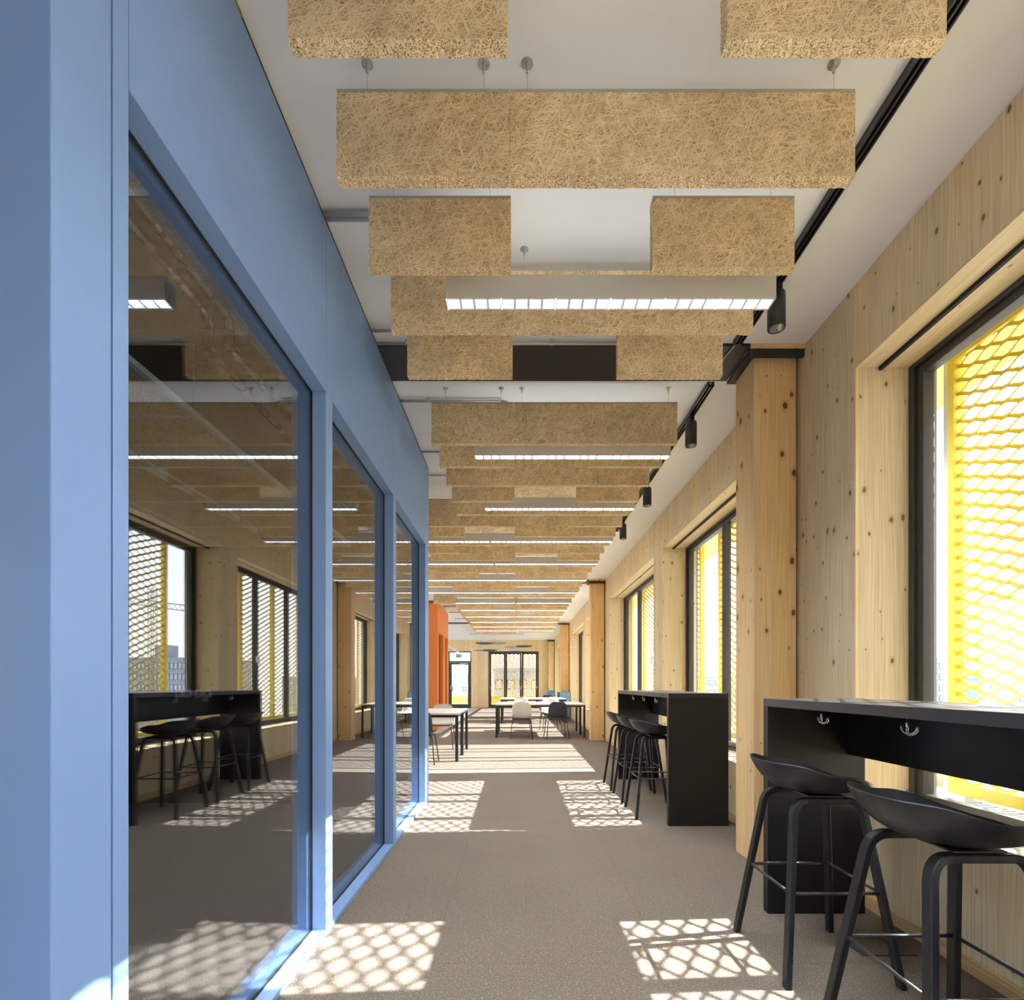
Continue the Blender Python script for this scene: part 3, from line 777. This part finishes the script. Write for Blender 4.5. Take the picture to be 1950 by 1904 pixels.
# ------------------------------------------------------------------ conduits on the ceiling
def conduit(y, x0, x1, r, label, n=1, clamps=()):
    t = thing('ceiling_conduit', (x0, y, CEIL), label, 'conduit', 'grey conduits on the ceiling')
    for k in range(n):
        yy = y + k * 2.3 * r
        part('pipe', MB().tube([(x0, yy, CEIL - r - 0.012), (x1, yy, CEIL - r - 0.012)], r, 10), M['zinc'], t)
    for c in clamps:
        part('clamp', MB().tube([(c - 0.006, y, CEIL - r - 0.012), (c + 0.006, y, CEIL - r - 0.012)], r * 1.3, 10).box(c - 0.007, c + 0.007, y - r * 1.5, y - r * 1.2, CEIL - 0.035, CEIL - 0.0005).tube([(c, y, CEIL - 0.012), (c, y, CEIL - 0.0005)], 0.009, 10), M['chrome'], t)
conduit(2.42, -0.89, -0.40, 0.011, 'double grey conduit leaving the blue wall by the third baffle row', 2, (-0.64,))
conduit(3.22, -0.89, -0.45, 0.010, 'single grey conduit before the nearest steel beam', 1, ())
conduit(3.34, -0.89, 0.80, 0.010, 'long grey conduit running along the nearest steel beam', 1, (-0.70, 0.22))
conduit(4.02, -0.89, -0.12, 0.010, 'grey conduit leading to the round detector', 1, (-0.68,))
conduit(4.90, -0.89, -0.30, 0.009, 'grey conduit past the round detector on the ceiling', 1, ())
conduit(5.45, -0.95, -0.30, 0.009, 'grey conduit at the far end of the blue wall', 1, ())
for k, y in enumerate((12.9, 13.7, 14.6, 15.8, 17.3, 19.6, 21.2, 22.7)):
    conduit(y, -2.05, -0.9 if k < 5 else 0.3, 0.016, 'dark conduit on the white ceiling beside the orange box, %s from the front' % ordinal(k + 1), 1, (-1.75, -1.3))
tag(part('smoke_detector', MB().lathe([(0.0005, -0.045), (0.03, -0.044), (0.045, -0.034), (0.052, -0.02), (0.055, 0)], (-0.115, 4.10, CEIL - 0.0005), 24), M['profile']), 'round grey smoke detector on the ceiling by the fifth baffle row', 'detector')

# ------------------------------------------------------------------ black bar counters
def counter(y0, y1, x0, label, hooks):
    x1 = x0 + 0.50; zt = 1.106
    t = thing('bar_counter', ((x0 + x1) / 2, (y0 + y1) / 2, 0), label, 'counter', 'black bar counters')
    part('top', MB().box(x0, x1, y0, y1, zt - 0.040, zt), M['black_top'], t, 0.002)
    for a, b in ((y0, y0 + 0.05), (y1 - 0.05, y1)):
        part('end_panel', MB().box(x0, x1, a, b, 0.0, zt - 0.0405), M['black'], t, 0.002)
    part('back_panel', MB().box(x1 - 0.09, x1 - 0.05, y0 + 0.0505, y1 - 0.0505, 0.82, zt - 0.0405), M['black'], t)
    for y in hooks:
        xh = x0 + 0.055; zz = zt - 0.040
        h = MB().tube([(xh, y, zz), (xh, y, zz - 0.050)], 0.0048, 10)
        arc = []
        for k in range(13):
            a = math.pi * (k / 12.0)
            ca, sa = math.cos(a), math.sin(a)
            arc.append((xh + 0.008, y - 0.036 * ca, zz - 0.030 - 0.028 * sa ** 0.8))
        h.tube(arc, 0.0052, 10, up=(1, 0, 0))
        h.tube([(xh, y, zz - 0.048), (xh + 0.008, y, zz - 0.058)], 0.0048, 8)
        part('coat_hook', h, M['chrome'], t)
    return t
counter(0.55, 2.75, 1.29, 'black bar counter nearest the camera, beside the first column', (2.32, 1.81, 1.30))
counter(4.37, 6.57, 1.261, 'second black bar counter standing past the first timber column', (5.98, 5.49, 5.0))

# ------------------------------------------------------------------ bar stools
def bez(p0, p1, p2, n):
    return [p0 * (1 - t) ** 2 + p1 * 2 * t * (1 - t) + p2 * t * t for t in [k / n for k in range(n + 1)]]
def make_stool():
    t = empty('bar_stool')
    def sstep(a, lo, hi):
        q = min(1, max(0, (a - lo) / (hi - lo))); return q * q * (3 - 2 * q)
    def surf(r, th):
        c, s = math.cos(th), math.sin(th)
        ex = 2.35
        d = (abs(c) ** ex + abs(s) ** ex) ** (-1 / ex)
        ax = 0.205 if c > 0 else 0.225
        x = ax * d * c * r; y = 0.243 * d * s * r
        a = abs(math.degrees(math.atan2(s, c)))
        zr = 0.772 + 0.052 * sstep(a, 25, 90) + 0.036 * sstep(a, 95, 135)
        if a < 60: zr -= 0.012 * (1 - a / 60)
        z = 0.728 + (zr - 0.728) * (r ** 4.0)
        if c > 0: z -= 0.0
        return (x - 0.005, y, z)
    nr, nt = 14, 56
    m = MB(); rings = []
    for i in range(1, nr + 1):
        r = i / nr
        rings.append([surf(r, 2 * math.pi * j / nt) for j in range(nt)])
    m.ring_sweep(rings, False, False, True)
    n = len(m.v); m.v.append(surf(0, 0))
    for j in range(nt):
        m.f.append((n, j, (j + 1) % nt)); m.s.append(True)
    # flip so normals look up
    o = link('seat_shell', m.data('seat_shell', M['shell_black']), t)
    so = o.modifiers.new('solid', 'SOLIDIFY'); so.thickness = 0.0075; so.offset = 0; so.use_rim = True
    sb = o.modifiers.new('sub', 'SUBSURF'); sb.levels = 1; sb.render_levels = 1
    part('seat_plate', MB().box(-0.075, 0.075, -0.125, 0.125, 0.7160, 0.7225), M['steel_black'], t, 0.002, False)
    def leg_at(z, sx, sy):
        k = z / 0.66
        return Vector((sx * (0.2225 - 0.080 * k), sy * (0.235 - 0.105 * k), z))
    for sy in (-1, 1):
        pts = []
        A = [leg_at(0.0, -1, sy), leg_at(0.33, -1, sy), leg_at(0.635, -1, sy)]
        top_l = Vector((-0.085, sy * 0.118, 0.703)); top_r = Vector((0.085, sy * 0.118, 0.703))
        corner_l = Vector((-0.138, sy * 0.124, 0.703)); corner_r = Vector((0.138, sy * 0.124, 0.703))
        pts = A + bez(A[-1], corner_l, top_l, 7)[1:] + bez(top_r, corner_r, leg_at(0.635, 1, sy), 7) + [leg_at(0.33, 1, sy), leg_at(0.0, 1, sy)]
        rings = []
        for i, p in enumerate(pts):
            tg = (pts[min(i + 1, len(pts) - 1)] - pts[max(i - 1, 0)]).normalized()
            yv = Vector((0, 1, 0)); yv = (yv - tg * yv.dot(tg)).normalized(); nv = tg.cross(yv)
            if i in (0, len(pts) - 1):
                # flat feet
                nv = Vector((nv.x, nv.y, 0)).normalized(); yv = Vector((0, 1, 0))
            a, b = 0.0180, 0.0120
            c_ = 0.003
            o8 = [(a - c_, b), (a, b - c_), (a, -b + c_), (a - c_, -b), (-a + c_, -b), (-a, -b + c_), (-a, b - c_), (-a + c_, b)]
            rings.append([p + yv * q0 + nv * q1 for q0, q1 in o8])
        mm = MB().ring_sweep(rings, False, True, False)
        part('leg_frame', mm, M['leg_black'], t, 0, False)
    z = 0.345
    P = {(sx, sy): leg_at(z, sx, sy) for sx in (-1, 1) for sy in (-1, 1)}
    for a, b in (((-1, -1), (-1, 1)), ((-1, 1), (1, 1)), ((1, 1), (1, -1)), ((1, -1), (-1, -1))):
        p, q = P[a], P[b]
        part('footrest_bar', MB().tube([p, q], 0.0062, 10), M['steel_black'], t, 0, False)
    for sx in (-1, 1):
        for sy in (-1, 1):
            p = leg_at(0, sx, sy)
            part('glide', MB().lathe([(0.009, 0.0), (0.009, 0.001)], (p.x, p.y, 0), 10), M['gasket'], t, 0, False)
    return t
proto = make_stool()
ST = [(1.272, 2.275, 'black bar stool at the nearest counter, the one standing farthest back', 0),
      (1.272, 1.565, 'black bar stool at the nearest counter, in the middle', 0),
      (1.272, 0.94, 'black bar stool at the nearest counter, cut off by the right edge', 0),
      (1.265, 4.82, 'black bar stool at the second counter, nearest the camera', 0),
      (1.265, 5.45, 'black bar stool at the second counter, in the middle', 0),
      (1.265, 6.07, 'black bar stool at the second counter, farthest from the camera', 0)]
for k, (x, y, lb, rz) in enumerate(ST):
    s = proto if k == 0 else copy_tree(proto)
    s.location = (x, y, 0); s.rotation_euler = (0, 0, rz)
    tag(s, lb, 'stool', 'black bar stools')

# ------------------------------------------------------------------ tables
def make_table(name, x0, y0, label, group, dp=0.79, L=2.0):
    t = thing(name, (x0 + L / 2, y0 + dp / 2, 0), label, 'table', group)
    part('table_top', MB().box(x0, x0 + L, y0, y0 + dp, 0.715, 0.742), M['table_top'], t, 0.003)
    w = 0.045
    ap = MB().box(x0 + 0.02, x0 + L - 0.02, y0 + 0.015, y0 + 0.04, 0.675, 0.7145).box(x0 + 0.02, x0 + L - 0.02, y0 + dp - 0.04, y0 + dp - 0.015, 0.675, 0.7145)
    ap.box(x0 + 0.02, x0 + 0.045, y0 + 0.04, y0 + dp - 0.04, 0.675, 0.7145).box(x0 + L - 0.045, x0 + L - 0.02, y0 + 0.04, y0 + dp - 0.04, 0.675, 0.7145)
    part('frame', ap, M['steel_black'], t)
    for xx in (x0 + 0.005, x0 + L - 0.005 - w):
        for yy in (y0 + 0.005, y0 + dp - 0.005 - w):
            part('leg', MB().box(xx, xx + w, yy, yy + w, 0, 0.7145), M['steel_black'], t, 0.003)
TG = 'pale topped tables with black legs'
make_table('work_table', -2.89, 7.98, 'pale table with black legs by the blue wall, nearer half', TG)
make_table('work_table', -2.89, 8.79, 'pale table with black legs by the blue wall, farther half', TG)
make_table('work_table', -0.48, 11.62, 'pale table behind the cream and black chairs, nearer half', TG)
make_table('work_table', -0.48, 12.43, 'pale table behind the cream and black chairs, farther half', TG)
make_table('work_table', -0.50, 16.0, 'distant pale table before the end window, nearer half', TG)
make_table('work_table', -0.50, 16.81, 'distant pale table before the end window, farther half', TG)

# ------------------------------------------------------------------ shell chairs (front is +y in their own space)
def make_chair(kind):
    t = empty('shell_chair')
    prof = [(0.215, 0.445), (0.20, 0.456), (0.10, 0.452), (0.0, 0.443), (-0.09, 0.440), (-0.150, 0.455), (-0.188, 0.500), (-0.208, 0.57), (-0.222, 0.65), (-0.236, 0.73), (-0.245, 0.79), (-0.247, 0.805)]
    hw = [0.185, 0.205, 0.222, 0.226, 0.224, 0.215, 0.212, 0.210, 0.206, 0.192, 0.150, 0.085]
    def curve(arr, u):
        k = u * (len(arr) - 1); i = min(int(k), len(arr) - 2); f = k - i
        f = f * f * (3 - 2 * f) * 0.35 + f * 0.65
        return arr[i] * (1 - f) + arr[i + 1] * f
    py = [p[0] for p in prof]; pz = [p[1] for p in prof]
    def fn(u, v):
        s = v * 2 - 1
        y, z, w_ = curve(py, u), curve(pz, u), curve(hw, u)
        back = min(1, max(0, (u - 0.38) / 0.25))
        lift = 0.035 * abs(s) ** 2.6
        return (s * w_, y + lift * back * 0.9, z + lift * (1 - back) * (1 if u > 0.1 else 0.3))
    m = MB().grid(fn, 33, 14)
    o = link('shell', m.data('shell', M[kind]), t)
    so = o.modifiers.new('solid', 'SOLIDIFY'); so.thickness = 0.009; so.offset = 0
    r = 0.0085
    for sx in (-1, 1):
        for (ya, yb) in ((0.13, 0.225), (-0.13, -0.235)):
            p = [(sx * 0.245, yb, 0.0), (sx * 0.212, ya + (yb - ya) * 0.35, 0.30), (sx * 0.195, ya + (yb - ya) * 0.12, 0.402), (sx * 0.17, ya, 0.420), (sx * 0.10, ya, 0.423)]
            part('leg', MB().tube(p, r, 8), M['steel_black'], t, 0, False)
    part('under_frame', MB().tube([(-0.15, 0.13, 0.423), (-0.15, -0.13, 0.423)], r, 8).tube([(0.15, 0.13, 0.423), (0.15, -0.13, 0.423)], r, 8).tube([(-0.15, -0.13, 0.423), (0.15, -0.13, 0.423)], r, 8).tube([(-0.15, 0.13, 0.423), (0.15, 0.13, 0.423)], r, 8)
         .box(-0.19, -0.12, -0.15, -0.11, 0.415, 0.437).box(0.12, 0.19, -0.15, -0.11, 0.415, 0.437), M['steel_black'], t, 0, False)
    return t
protoW = make_chair('shell_white'); protoB = make_chair('shell_dark')
CH = [(protoW, 0.10, 11.50, 0.0, 'cream shell chair with its back to the camera at the middle table'),
      (protoB, 0.86, 11.50, 0.10, 'black shell chair with its back to the camera at the middle table'),
      (protoW, 0.10, 13.45, math.pi, 'cream shell chair facing the camera on the far side of the middle table, left'),
      (protoW, 0.86, 13.45, math.pi + 0.15, 'cream shell chair facing the camera on the far side of the middle table, right'),
      (protoW, 0.13, 15.80, 0.0, 'cream shell chair with its back to the camera at the farthest table, left'),
      (protoW, 0.98, 15.78, 0.35, 'cream shell chair with its back to the camera at the farthest table, right'),
      (protoB, 1.05, 17.75, math.pi, 'black shell chair on the far side of the farthest table'),
      (protoW, -1.40, 9.72, math.pi, 'cream shell chair at the far side of the table by the blue wall'),
      (protoB, -1.45, 7.88, 0.0, 'black shell chair at the near side of the table by the blue wall'),
      (protoW, -2.35, 9.72, math.pi, 'cream shell chair farther left at the table by the blue wall')]
used = set()
for p, x, y, rz, lb in CH:
    c = p if id(p) not in used else copy_tree(p)
    used.add(id(p))
    c.location = (x, y, 0); c.rotation_euler = (0, 0, rz)
    tag(c, lb, 'chair', 'shell chairs round the tables')

# ------------------------------------------------------------------ orange box at the back left
ob = thing('orange_cabin', (-3.0, 14.75, 0), 'orange lacquered cabin with a tall glazed opening, back left', 'cabin')
OX = -2.07; OT = 3.30
def ocol(a, b, z0=0.0, z1=OT): return MB().box(OX - 0.16, OX, a, b, z0, z1)
part('front_panel', MB().box(-2.75, OX - 0.161, 13.70, 13.80, 0, OT), M['orange'], ob)
part('front_panel', MB().box(-3.45, -2.752, 13.70, 13.80, 0, OT), M['orange'], ob)
part('front_panel', MB().box(-4.2, -3.452, 13.70, 13.80, 0, OT), M['orange'], ob)
part('corner_post', ocol(13.70, 13.86), M['orange'], ob)
part('post', ocol(14.75, 15.0, 0.0, 2.55), M['orange'], ob)
part('post', ocol(15.62, 15.80), M['orange'], ob)
part('head_panel', ocol(13.861, 15.619, 2.551), M['orange'], ob)
part('sill_rail', ocol(13.861, 14.749, 0, 0.03), M['orange'], ob)
part('pane', MB().box(OX - 0.09, OX - 0.08, 13.861, 14.749, 0.03, 2.55), M['glass_dark'], ob)
part('door_leaf', MB().box(OX - 0.12, OX - 0.07, 15.001, 15.619, 0.0, 2.55), M['orange'], ob)
part('side_panel', MB().box(-4.3, -4.201, 13.7, 15.8, 0, OT), M['orange'], ob)
part('rear_panel', MB().box(-4.2, OX - 0.161, 15.70, 15.80, 0, OT), M['orange'], ob)
# slim white linear lamp beyond it
ll = thing('linear_lamp', (-2.7, 20.5, 2.64), 'slim white linear lamp hanging beside the exit door', 'lamp')
part('housing', MB().box(-2.75, -2.65, 17.0, 24.0, 2.64, 2.70), M['white'], ll)
part('cable', MB().tube([(-2.70, 18, 2.70), (-2.70, 18, CEIL - 0.001)], 0.002, 6), M['zinc'], ll)
part('cable', MB().tube([(-2.70, 22, 2.70), (-2.70, 22, CEIL - 0.001)], 0.002, 6), M['zinc'], ll)

# ------------------------------------------------------------------ pendant discs
def disc(x, y, z, r, dark, label):
    t = thing('disc_pendant', (x, y, z), label, 'pendant', 'disc pendants near the end wall')
    link('underside', MB().lathe([(0.0005, -0.055), (r * 0.6, -0.045), (r * 0.93, -0.015), (r, 0.004), (r, 0.008)], n=40).data('underside', M['disc_dark' if dark else 'disc_light']), t)
    link('upper_shell', MB().lathe([(r * 0.995, 0.0085), (r * 0.9, 0.018), (r * 0.4, 0.034), (0.0005, 0.036)], n=40).data('upper_shell', M['disc_top']), t)
    link('cable', MB().tube([(0, 0, 0.035), (0, 0, CEIL - z)], 0.003, 6).data('cable', M['white']), t)
for px, py, Y, r, dk, lb in ((922.5, 1224.5, 20.0, 0.355, True, 'dark blue disc pendant, highest on the left'), (946, 1224.5, 22.6, 0.42, False, 'pale blue disc pendant, highest, behind a dark one on the left'),
                         (977, 1232, 22.6, 0.42, False, 'pale blue disc pendant, right of centre'), (998, 1230, 20.0, 0.32, True, 'dark blue disc pendant, rightmost'),
                         (915, 1238, 22.6, 0.33, False, 'pale blue disc pendant, lowest on the left'), (933, 1237.7, 20.8, 0.30, True, 'dark blue disc pendant, low left of centre'),
                         (981, 1240.5, 20.0, 0.28, True, 'dark blue disc pendant, lowest in the middle')):
    disc((px - 984.5) * Y / 1000, Y, H + (1303 - py) * Y / 1000, r, dk, lb)

# ------------------------------------------------------------------ blue cabinets at the far right
def cabinet(x0, x1, y0, y1, h, label):
    t = thing('low_cabinet', ((x0 + x1) / 2, (y0 + y1) / 2, 0), label, 'cabinet', 'blue cabinets by the far columns')
    part('body', MB().box(x0, x1, y0 + 0.02, y1, 0.0, h), M['cabinet_blue'], t, 0.003)
    part('door', MB().box(x0 + 0.002, x1 - 0.002, y0, y0 + 0.0195, 0.04, h - 0.004), M['cabinet_blue'], t, 0.002)
    part('plinth', MB().box(x0 + 0.01, x1 - 0.01, y0 + 0.008, y0 + 0.0195, 0.0, 0.038), M['steel_black'], t)
cabinet(1.47, 1.83, 18.05, 18.58, 0.91, 'blue low cabinet in front of the third timber column')
cabinet(1.31, 1.65, 22.6, 23.1, 0.93, 'blue low cabinet farther back near the end wall')
tag(part('dark_upright', MB().box(1.405, 1.43, 18.1, 18.5, 0.02, 0.91), M['bronze']), 'narrow dark upright piece beside the nearer blue cabinet', 'panel')  # thin dark piece for the slit left of the cabinet

# ------------------------------------------------------------------ exit sign hanging before the door
es = thing('exit_sign', (-2.8, 24.5, 2.42), 'green and white emergency exit sign hanging before the door', 'sign')
Ys = 24.5; sx0, sx1, sz0, sz1 = -2.855, -2.555, 2.425, 2.600
part('plate', MB().box(sx0, sx1, Ys, Ys + 0.02, sz0, sz1), M['white'], es)
part('green_field', MB().box(sx0 + 0.006, sx0 + 0.17, Ys - 0.003, Ys - 0.0005, sz0 + 0.006, sz1 - 0.006), M['green'], es)
ax, az = sx0 + 0.09, (sz0 + sz1) / 2
part('arrow', MB().box(ax - 0.013, ax + 0.013, Ys - 0.006, Ys - 0.0035, az, az + 0.06).poly([(ax - 0.05, az + 0.01), (ax, az - 0.055), (ax + 0.05, az + 0.01), (ax + 0.02, az + 0.01), (ax, az - 0.012), (ax - 0.02, az + 0.01)], Ys - 0.006, Ys - 0.0035, 'y'), M['white'], es)
gx = sx0 + 0.235
man = MB().box(gx - 0.05, gx - 0.045, Ys - 0.003, Ys - 0.0005, sz0 + 0.02, sz1 - 0.02).box(gx + 0.045, gx + 0.05, Ys - 0.003, Ys - 0.0005, sz0 + 0.02, sz1 - 0.02).box(gx - 0.05, gx + 0.05, Ys - 0.003, Ys - 0.0005, sz1 - 0.02, sz1 - 0.014)
man.poly([(gx - 0.008, sz1 - 0.028), (gx + 0.008, sz1 - 0.028), (gx + 0.010, sz1 - 0.044), (gx - 0.010, sz1 - 0.044)], Ys - 0.003, Ys - 0.0005, 'y')
man.poly([(gx - 0.016, sz1 - 0.05), (gx + 0.014, sz1 - 0.05), (gx + 0.008, sz1 - 0.10), (gx + 0.028, sz0 + 0.03), (gx + 0.014, sz0 + 0.03), (gx - 0.004, sz1 - 0.11), (gx - 0.03, sz0 + 0.03), (gx - 0.042, sz0 + 0.04), (gx - 0.014, sz1 - 0.10)], Ys - 0.003, Ys - 0.0005, 'y')
part('running_figure', man, M['green'], es)
part('hanger', MB().tube([(sx0 + 0.05, Ys + 0.01, sz1), (sx0 + 0.05, Ys + 0.01, CEIL)], 0.002, 6).tube([(sx1 - 0.05, Ys + 0.01, sz1), (sx1 - 0.05, Ys + 0.01, CEIL)], 0.002, 6), M['zinc'], es)

# ------------------------------------------------------------------ inside the glazed room
def foil(x0, z, dx, r, label):
    pts = []; rad = []
    rr = random.Random(int(abs(x0) * 1000))
    y = 1.15
    def add(x, yy, zz): pts.append((x, yy, zz)); rad.append(r * (0.72 + 0.42 * rr.random()))
    while y < 2.95: add(x0, y, z); y += 0.035
    for k in range(1, 6): add(x0 - dx * k / 5, 2.95 + 0.04 * k, z - 0.10 * math.sin(math.pi * k / 5) * 0.6 - 0.05 * k / 5)
    y = 3.20
    while y < 5.2: add(x0 - dx, y, z - 0.05); y += 0.035
    mbp = MB().tube(pts, rad, 9); mbp.s = [False] * len(mbp.s)
    o = part('pipe', mbp, M['foil'])
    o.name = 'foil_pipe'
    tag(o, label, 'pipe', 'foil wrapped pipes in the glazed room')
foil(-1.62, H + 2.07, 0.10, 0.030, 'foil wrapped pipe behind the glass, the one nearer the glass')
foil(-1.73, H + 2.07, 0.14, 0.030, 'foil wrapped pipe behind the glass, the one farther from the glass')
raft = thing('ceiling_raft', (-2.8, 3.4, 2.48), 'suspended wood-wool ceiling raft with white grid inside the glazed room', 'ceiling raft')
gz = H + 1.30; rx0 = -4.0; cells = [1.95, 2.55, 3.15, 3.75, 4.35, 4.95]
xsr = [-1.57, -2.17, -2.77, -3.37, -3.97]
gr = MB()
for x in xsr: gr.box(x - 0.012, x + 0.012, cells[0], cells[-1], gz, gz + 0.004).box(x - 0.002, x + 0.002, cells[0], cells[-1], gz + 0.004, gz + 0.035)
for y in cells: gr.box(xsr[-1], xsr[0], y - 0.012, y + 0.012, gz - 0.0005, gz + 0.0035)
part('grid', gr, M['white'], raft)
for i in range(4):
    for j in range(5):
        part('tile', MB().box(xsr[i + 1] + 0.004, xsr[i] - 0.004, cells[j] + 0.004, cells[j + 1] - 0.004, gz + 0.0045, gz + 0.03), M['wool'], raft)
for x in (-1.57, -2.77, -3.97):
    for y in (2.55, 4.35): part('cable', MB().tube([(x, y, gz + 0.035), (x, y, CEIL)], 0.0015, 6), M['zinc'], raft)
for k, (x0, lb, kind) in enumerate(((-3.40, 'double power socket on the dark wall inside the glazed room', 'p'), (-3.20, 'double network socket on the dark wall inside the glazed room', 'n'))):
    s = thing('wall_socket', (x0 + 0.08, PY1 - 0.10, 1.09), lb, 'socket', 'sockets in the glazed room')
    yb = PY1 - 0.10
    part('plate', MB().box(x0, x0 + 0.16, yb - 0.010, yb - 0.0005, 1.05, 1.13), M['socket'], s, 0.002)
    for q in (0.04, 0.12):
        if kind == 'p':
            o = part('outlet', MB().lathe([(0.0005, 0.0), (0.020, 0.0), (0.022, 0.002), (0.022, 0.0)], (0, 0, 0), 20), M['profile'], s, 0, False)
            o.rotation_euler = (math.radians(90), 0, 0); o.location = (x0 + q - s.location.x, -0.0115, 0.0)
        else:
            part('outlet', MB().box(x0 + q - 0.014, x0 + q + 0.014, yb - 0.013, yb - 0.0105, 1.075, 1.105), M['bronze'], s)

# ------------------------------------------------------------------ outside: end gallery, railing, screens
struct(part('terrace_slab', MB().box(-5.5, XO, YE + 0.35, YE + 2.4, -0.25, -0.02), M['concrete']), 'pale terrace slab outside the end door', 'floor')
rl = thing('terrace_railing', (-2.8, YE + 2.3, -0.02), 'white terrace railing with upright bars outside the end door', 'railing')
part('handrail', MB().box(-5.5, XO, YE + 2.27, YE + 2.33, 1.05, 1.10), M['white'], rl)
part('bottom_rail', MB().box(-5.5, XO, YE + 2.28, YE + 2.32, 0.12, 0.15), M['white'], rl)
for xp in (-5.0, -3.9, -2.0, -0.2, 1.6): part('post', MB().box(xp - 0.025, xp + 0.025, YE + 2.275, YE + 2.325, -0.02, 1.05), M['white'], rl)
pk = MB().box(-0.008, 0.008, -0.008, 0.008, 0, 0.9).data('picket', M['white'])
x = -4.0
while x < XO:
    link('picket', pk, rl, (x + 2.8, 0, 0.17)); x += 0.115
yp = thing('yellow_edge_panel', (-1.6, YE + 2.45, -0.02), 'yellow sheet metal panel low behind the terrace railing', 'panel')
part('sheet', MB().box(-5.5, XO, YE + 2.42, YE + 2.46, -0.02, 0.50), M['yellow'], yp)
part('cap', MB().box(-5.5, XO, YE + 2.40, YE + 2.48, 0.5005, 0.53), M['yellow'], yp)
for k in range(3):
    x0 = -1.55 + k * 0.93
    screen_panel(0, 0.92, 'yellow expanded metal screen outside the end window, %s of three' % ('leftmost', 'middle', 'rightmost')[k], 'yellow screens outside the end window', x=YE + 0.75, rot=math.pi / 2, z0=0.01, z1=2.95, cx=x0 + 0.46)
struct(part('terrace_soffit', MB().box(-2.2, XO - 0.001, YE + 0.351, YE + 1.2, 3.20, 3.40), M['yellow']), 'yellow soffit above the end window', 'ceiling')

# ------------------------------------------------------------------ outside: ground and buildings
struct(part('ground', MB().box(-300, 400, -200, 600, -15.5, -15.0), M['ground']), 'grey city ground far below the windows', 'ground')
def building(label, x0, x1, y0, y1, top, floor_h, pitch, ww, wh, mat, win_x, floors, face='y', roof=()):
    t = thing('office_building', ((x0 + x1) / 2, (y0 + y1) / 2, -15), label, 'building')
    part('wall', MB().box(x0, x1, y0, y1, -15.0, top), mat, t)
    part('roof_edge', MB().box(x0 - 0.2, x1 + 0.2, y0 - 0.2, y1 + 0.2, top, top + 0.35), mat, t)
    for a in roof: part('roof_house', MB().box(*a), mat, t)
    fr = MB().box(-ww / 2, ww / 2, -0.06, 0, 0, wh).data('window', M['facade_win'])
    pn = MB().box(-ww / 2 + 0.12, ww / 2 - 0.12, -0.09, -0.0605, 0.12, wh - 0.12).data('pane', M['facade_pane'])
    for k in range(floors):
        z = top - 1.2 - floor_h * k - wh
        x = win_x[0]
        while x < win_x[1]:
            wdw = link('window', fr, t, (x - t.location.x, y0 - t.location.y - 0.001, z - t.location.z))
            link('pane', pn, wdw)
            x += pitch
    return t
building('long grey office block with rows of upright windows seen right of the first counter', 84, 121, 148, 170, 8.4, 3.05, 1.15, 0.95, 1.75, M['facade'], (85, 120), 4, roof=((98, 101.5, 150, 155, 8.75, 12.5),))
building('low bluish office block seen through the nearest yellow screen', 126, 178, 140, 160, 2.6, 3.05, 1.9, 1.0, 1.7, M['facade2'], (127, 165), 2, roof=((126, 136, 143, 150, 2.95, 4.6),))
building('low white roofed hall seen through the second window', 62, 83, 190, 210, 3.6, 3.4, 2.4, 1.7, 1.4, M['facade'], (63, 82), 2)
building('pale blue works building seen through the end door', -12, -4.2, 62, 75, 2.1, 3.2, 1.6, 0.5, 0.5, M['facade2'], (-11, -5), 2)
building('bluish building behind the end window screens', -3.0, 6, 70, 80, 3.0, 3.2, 1.6, 1.0, 1.3, M['facade2'], (-2.4, 5.6), 2)
# crane, seen mirrored in the partition glass
cr = thing('tower_crane', (80, 118, -15), 'thin tower crane far outside the windows', 'crane')
def lattice(p0, p1, s, n):
    m = MB(); p0 = Vector(p0); p1 = Vector(p1); d = (p1 - p0); t_ = d.normalized()
    u = t_.cross(Vector((0, 1, 0.01))).normalized(); v = t_.cross(u)
    cs = [(u + v) * s, (u - v) * s, (-u - v) * s, (-u + v) * s]
    for c in cs: m.tube([p0 + c, p1 + c], 0.055, 4)
    for k in range(n):
        a = p0 + d * (k / n); b = p0 + d * ((k + 1) / n)
        for q in range(4): m.tube([a + cs[q], b + cs[(q + 1) % 4]], 0.035, 4)
    return m
part('mast', lattice((80, 118, -15), (80, 118, 23), 0.62, 30), M['facade_win'], cr)
part('jib', lattice((90, 118, 20.6), (60, 118, 16.6), 0.62, 26), M['facade_win'], cr)
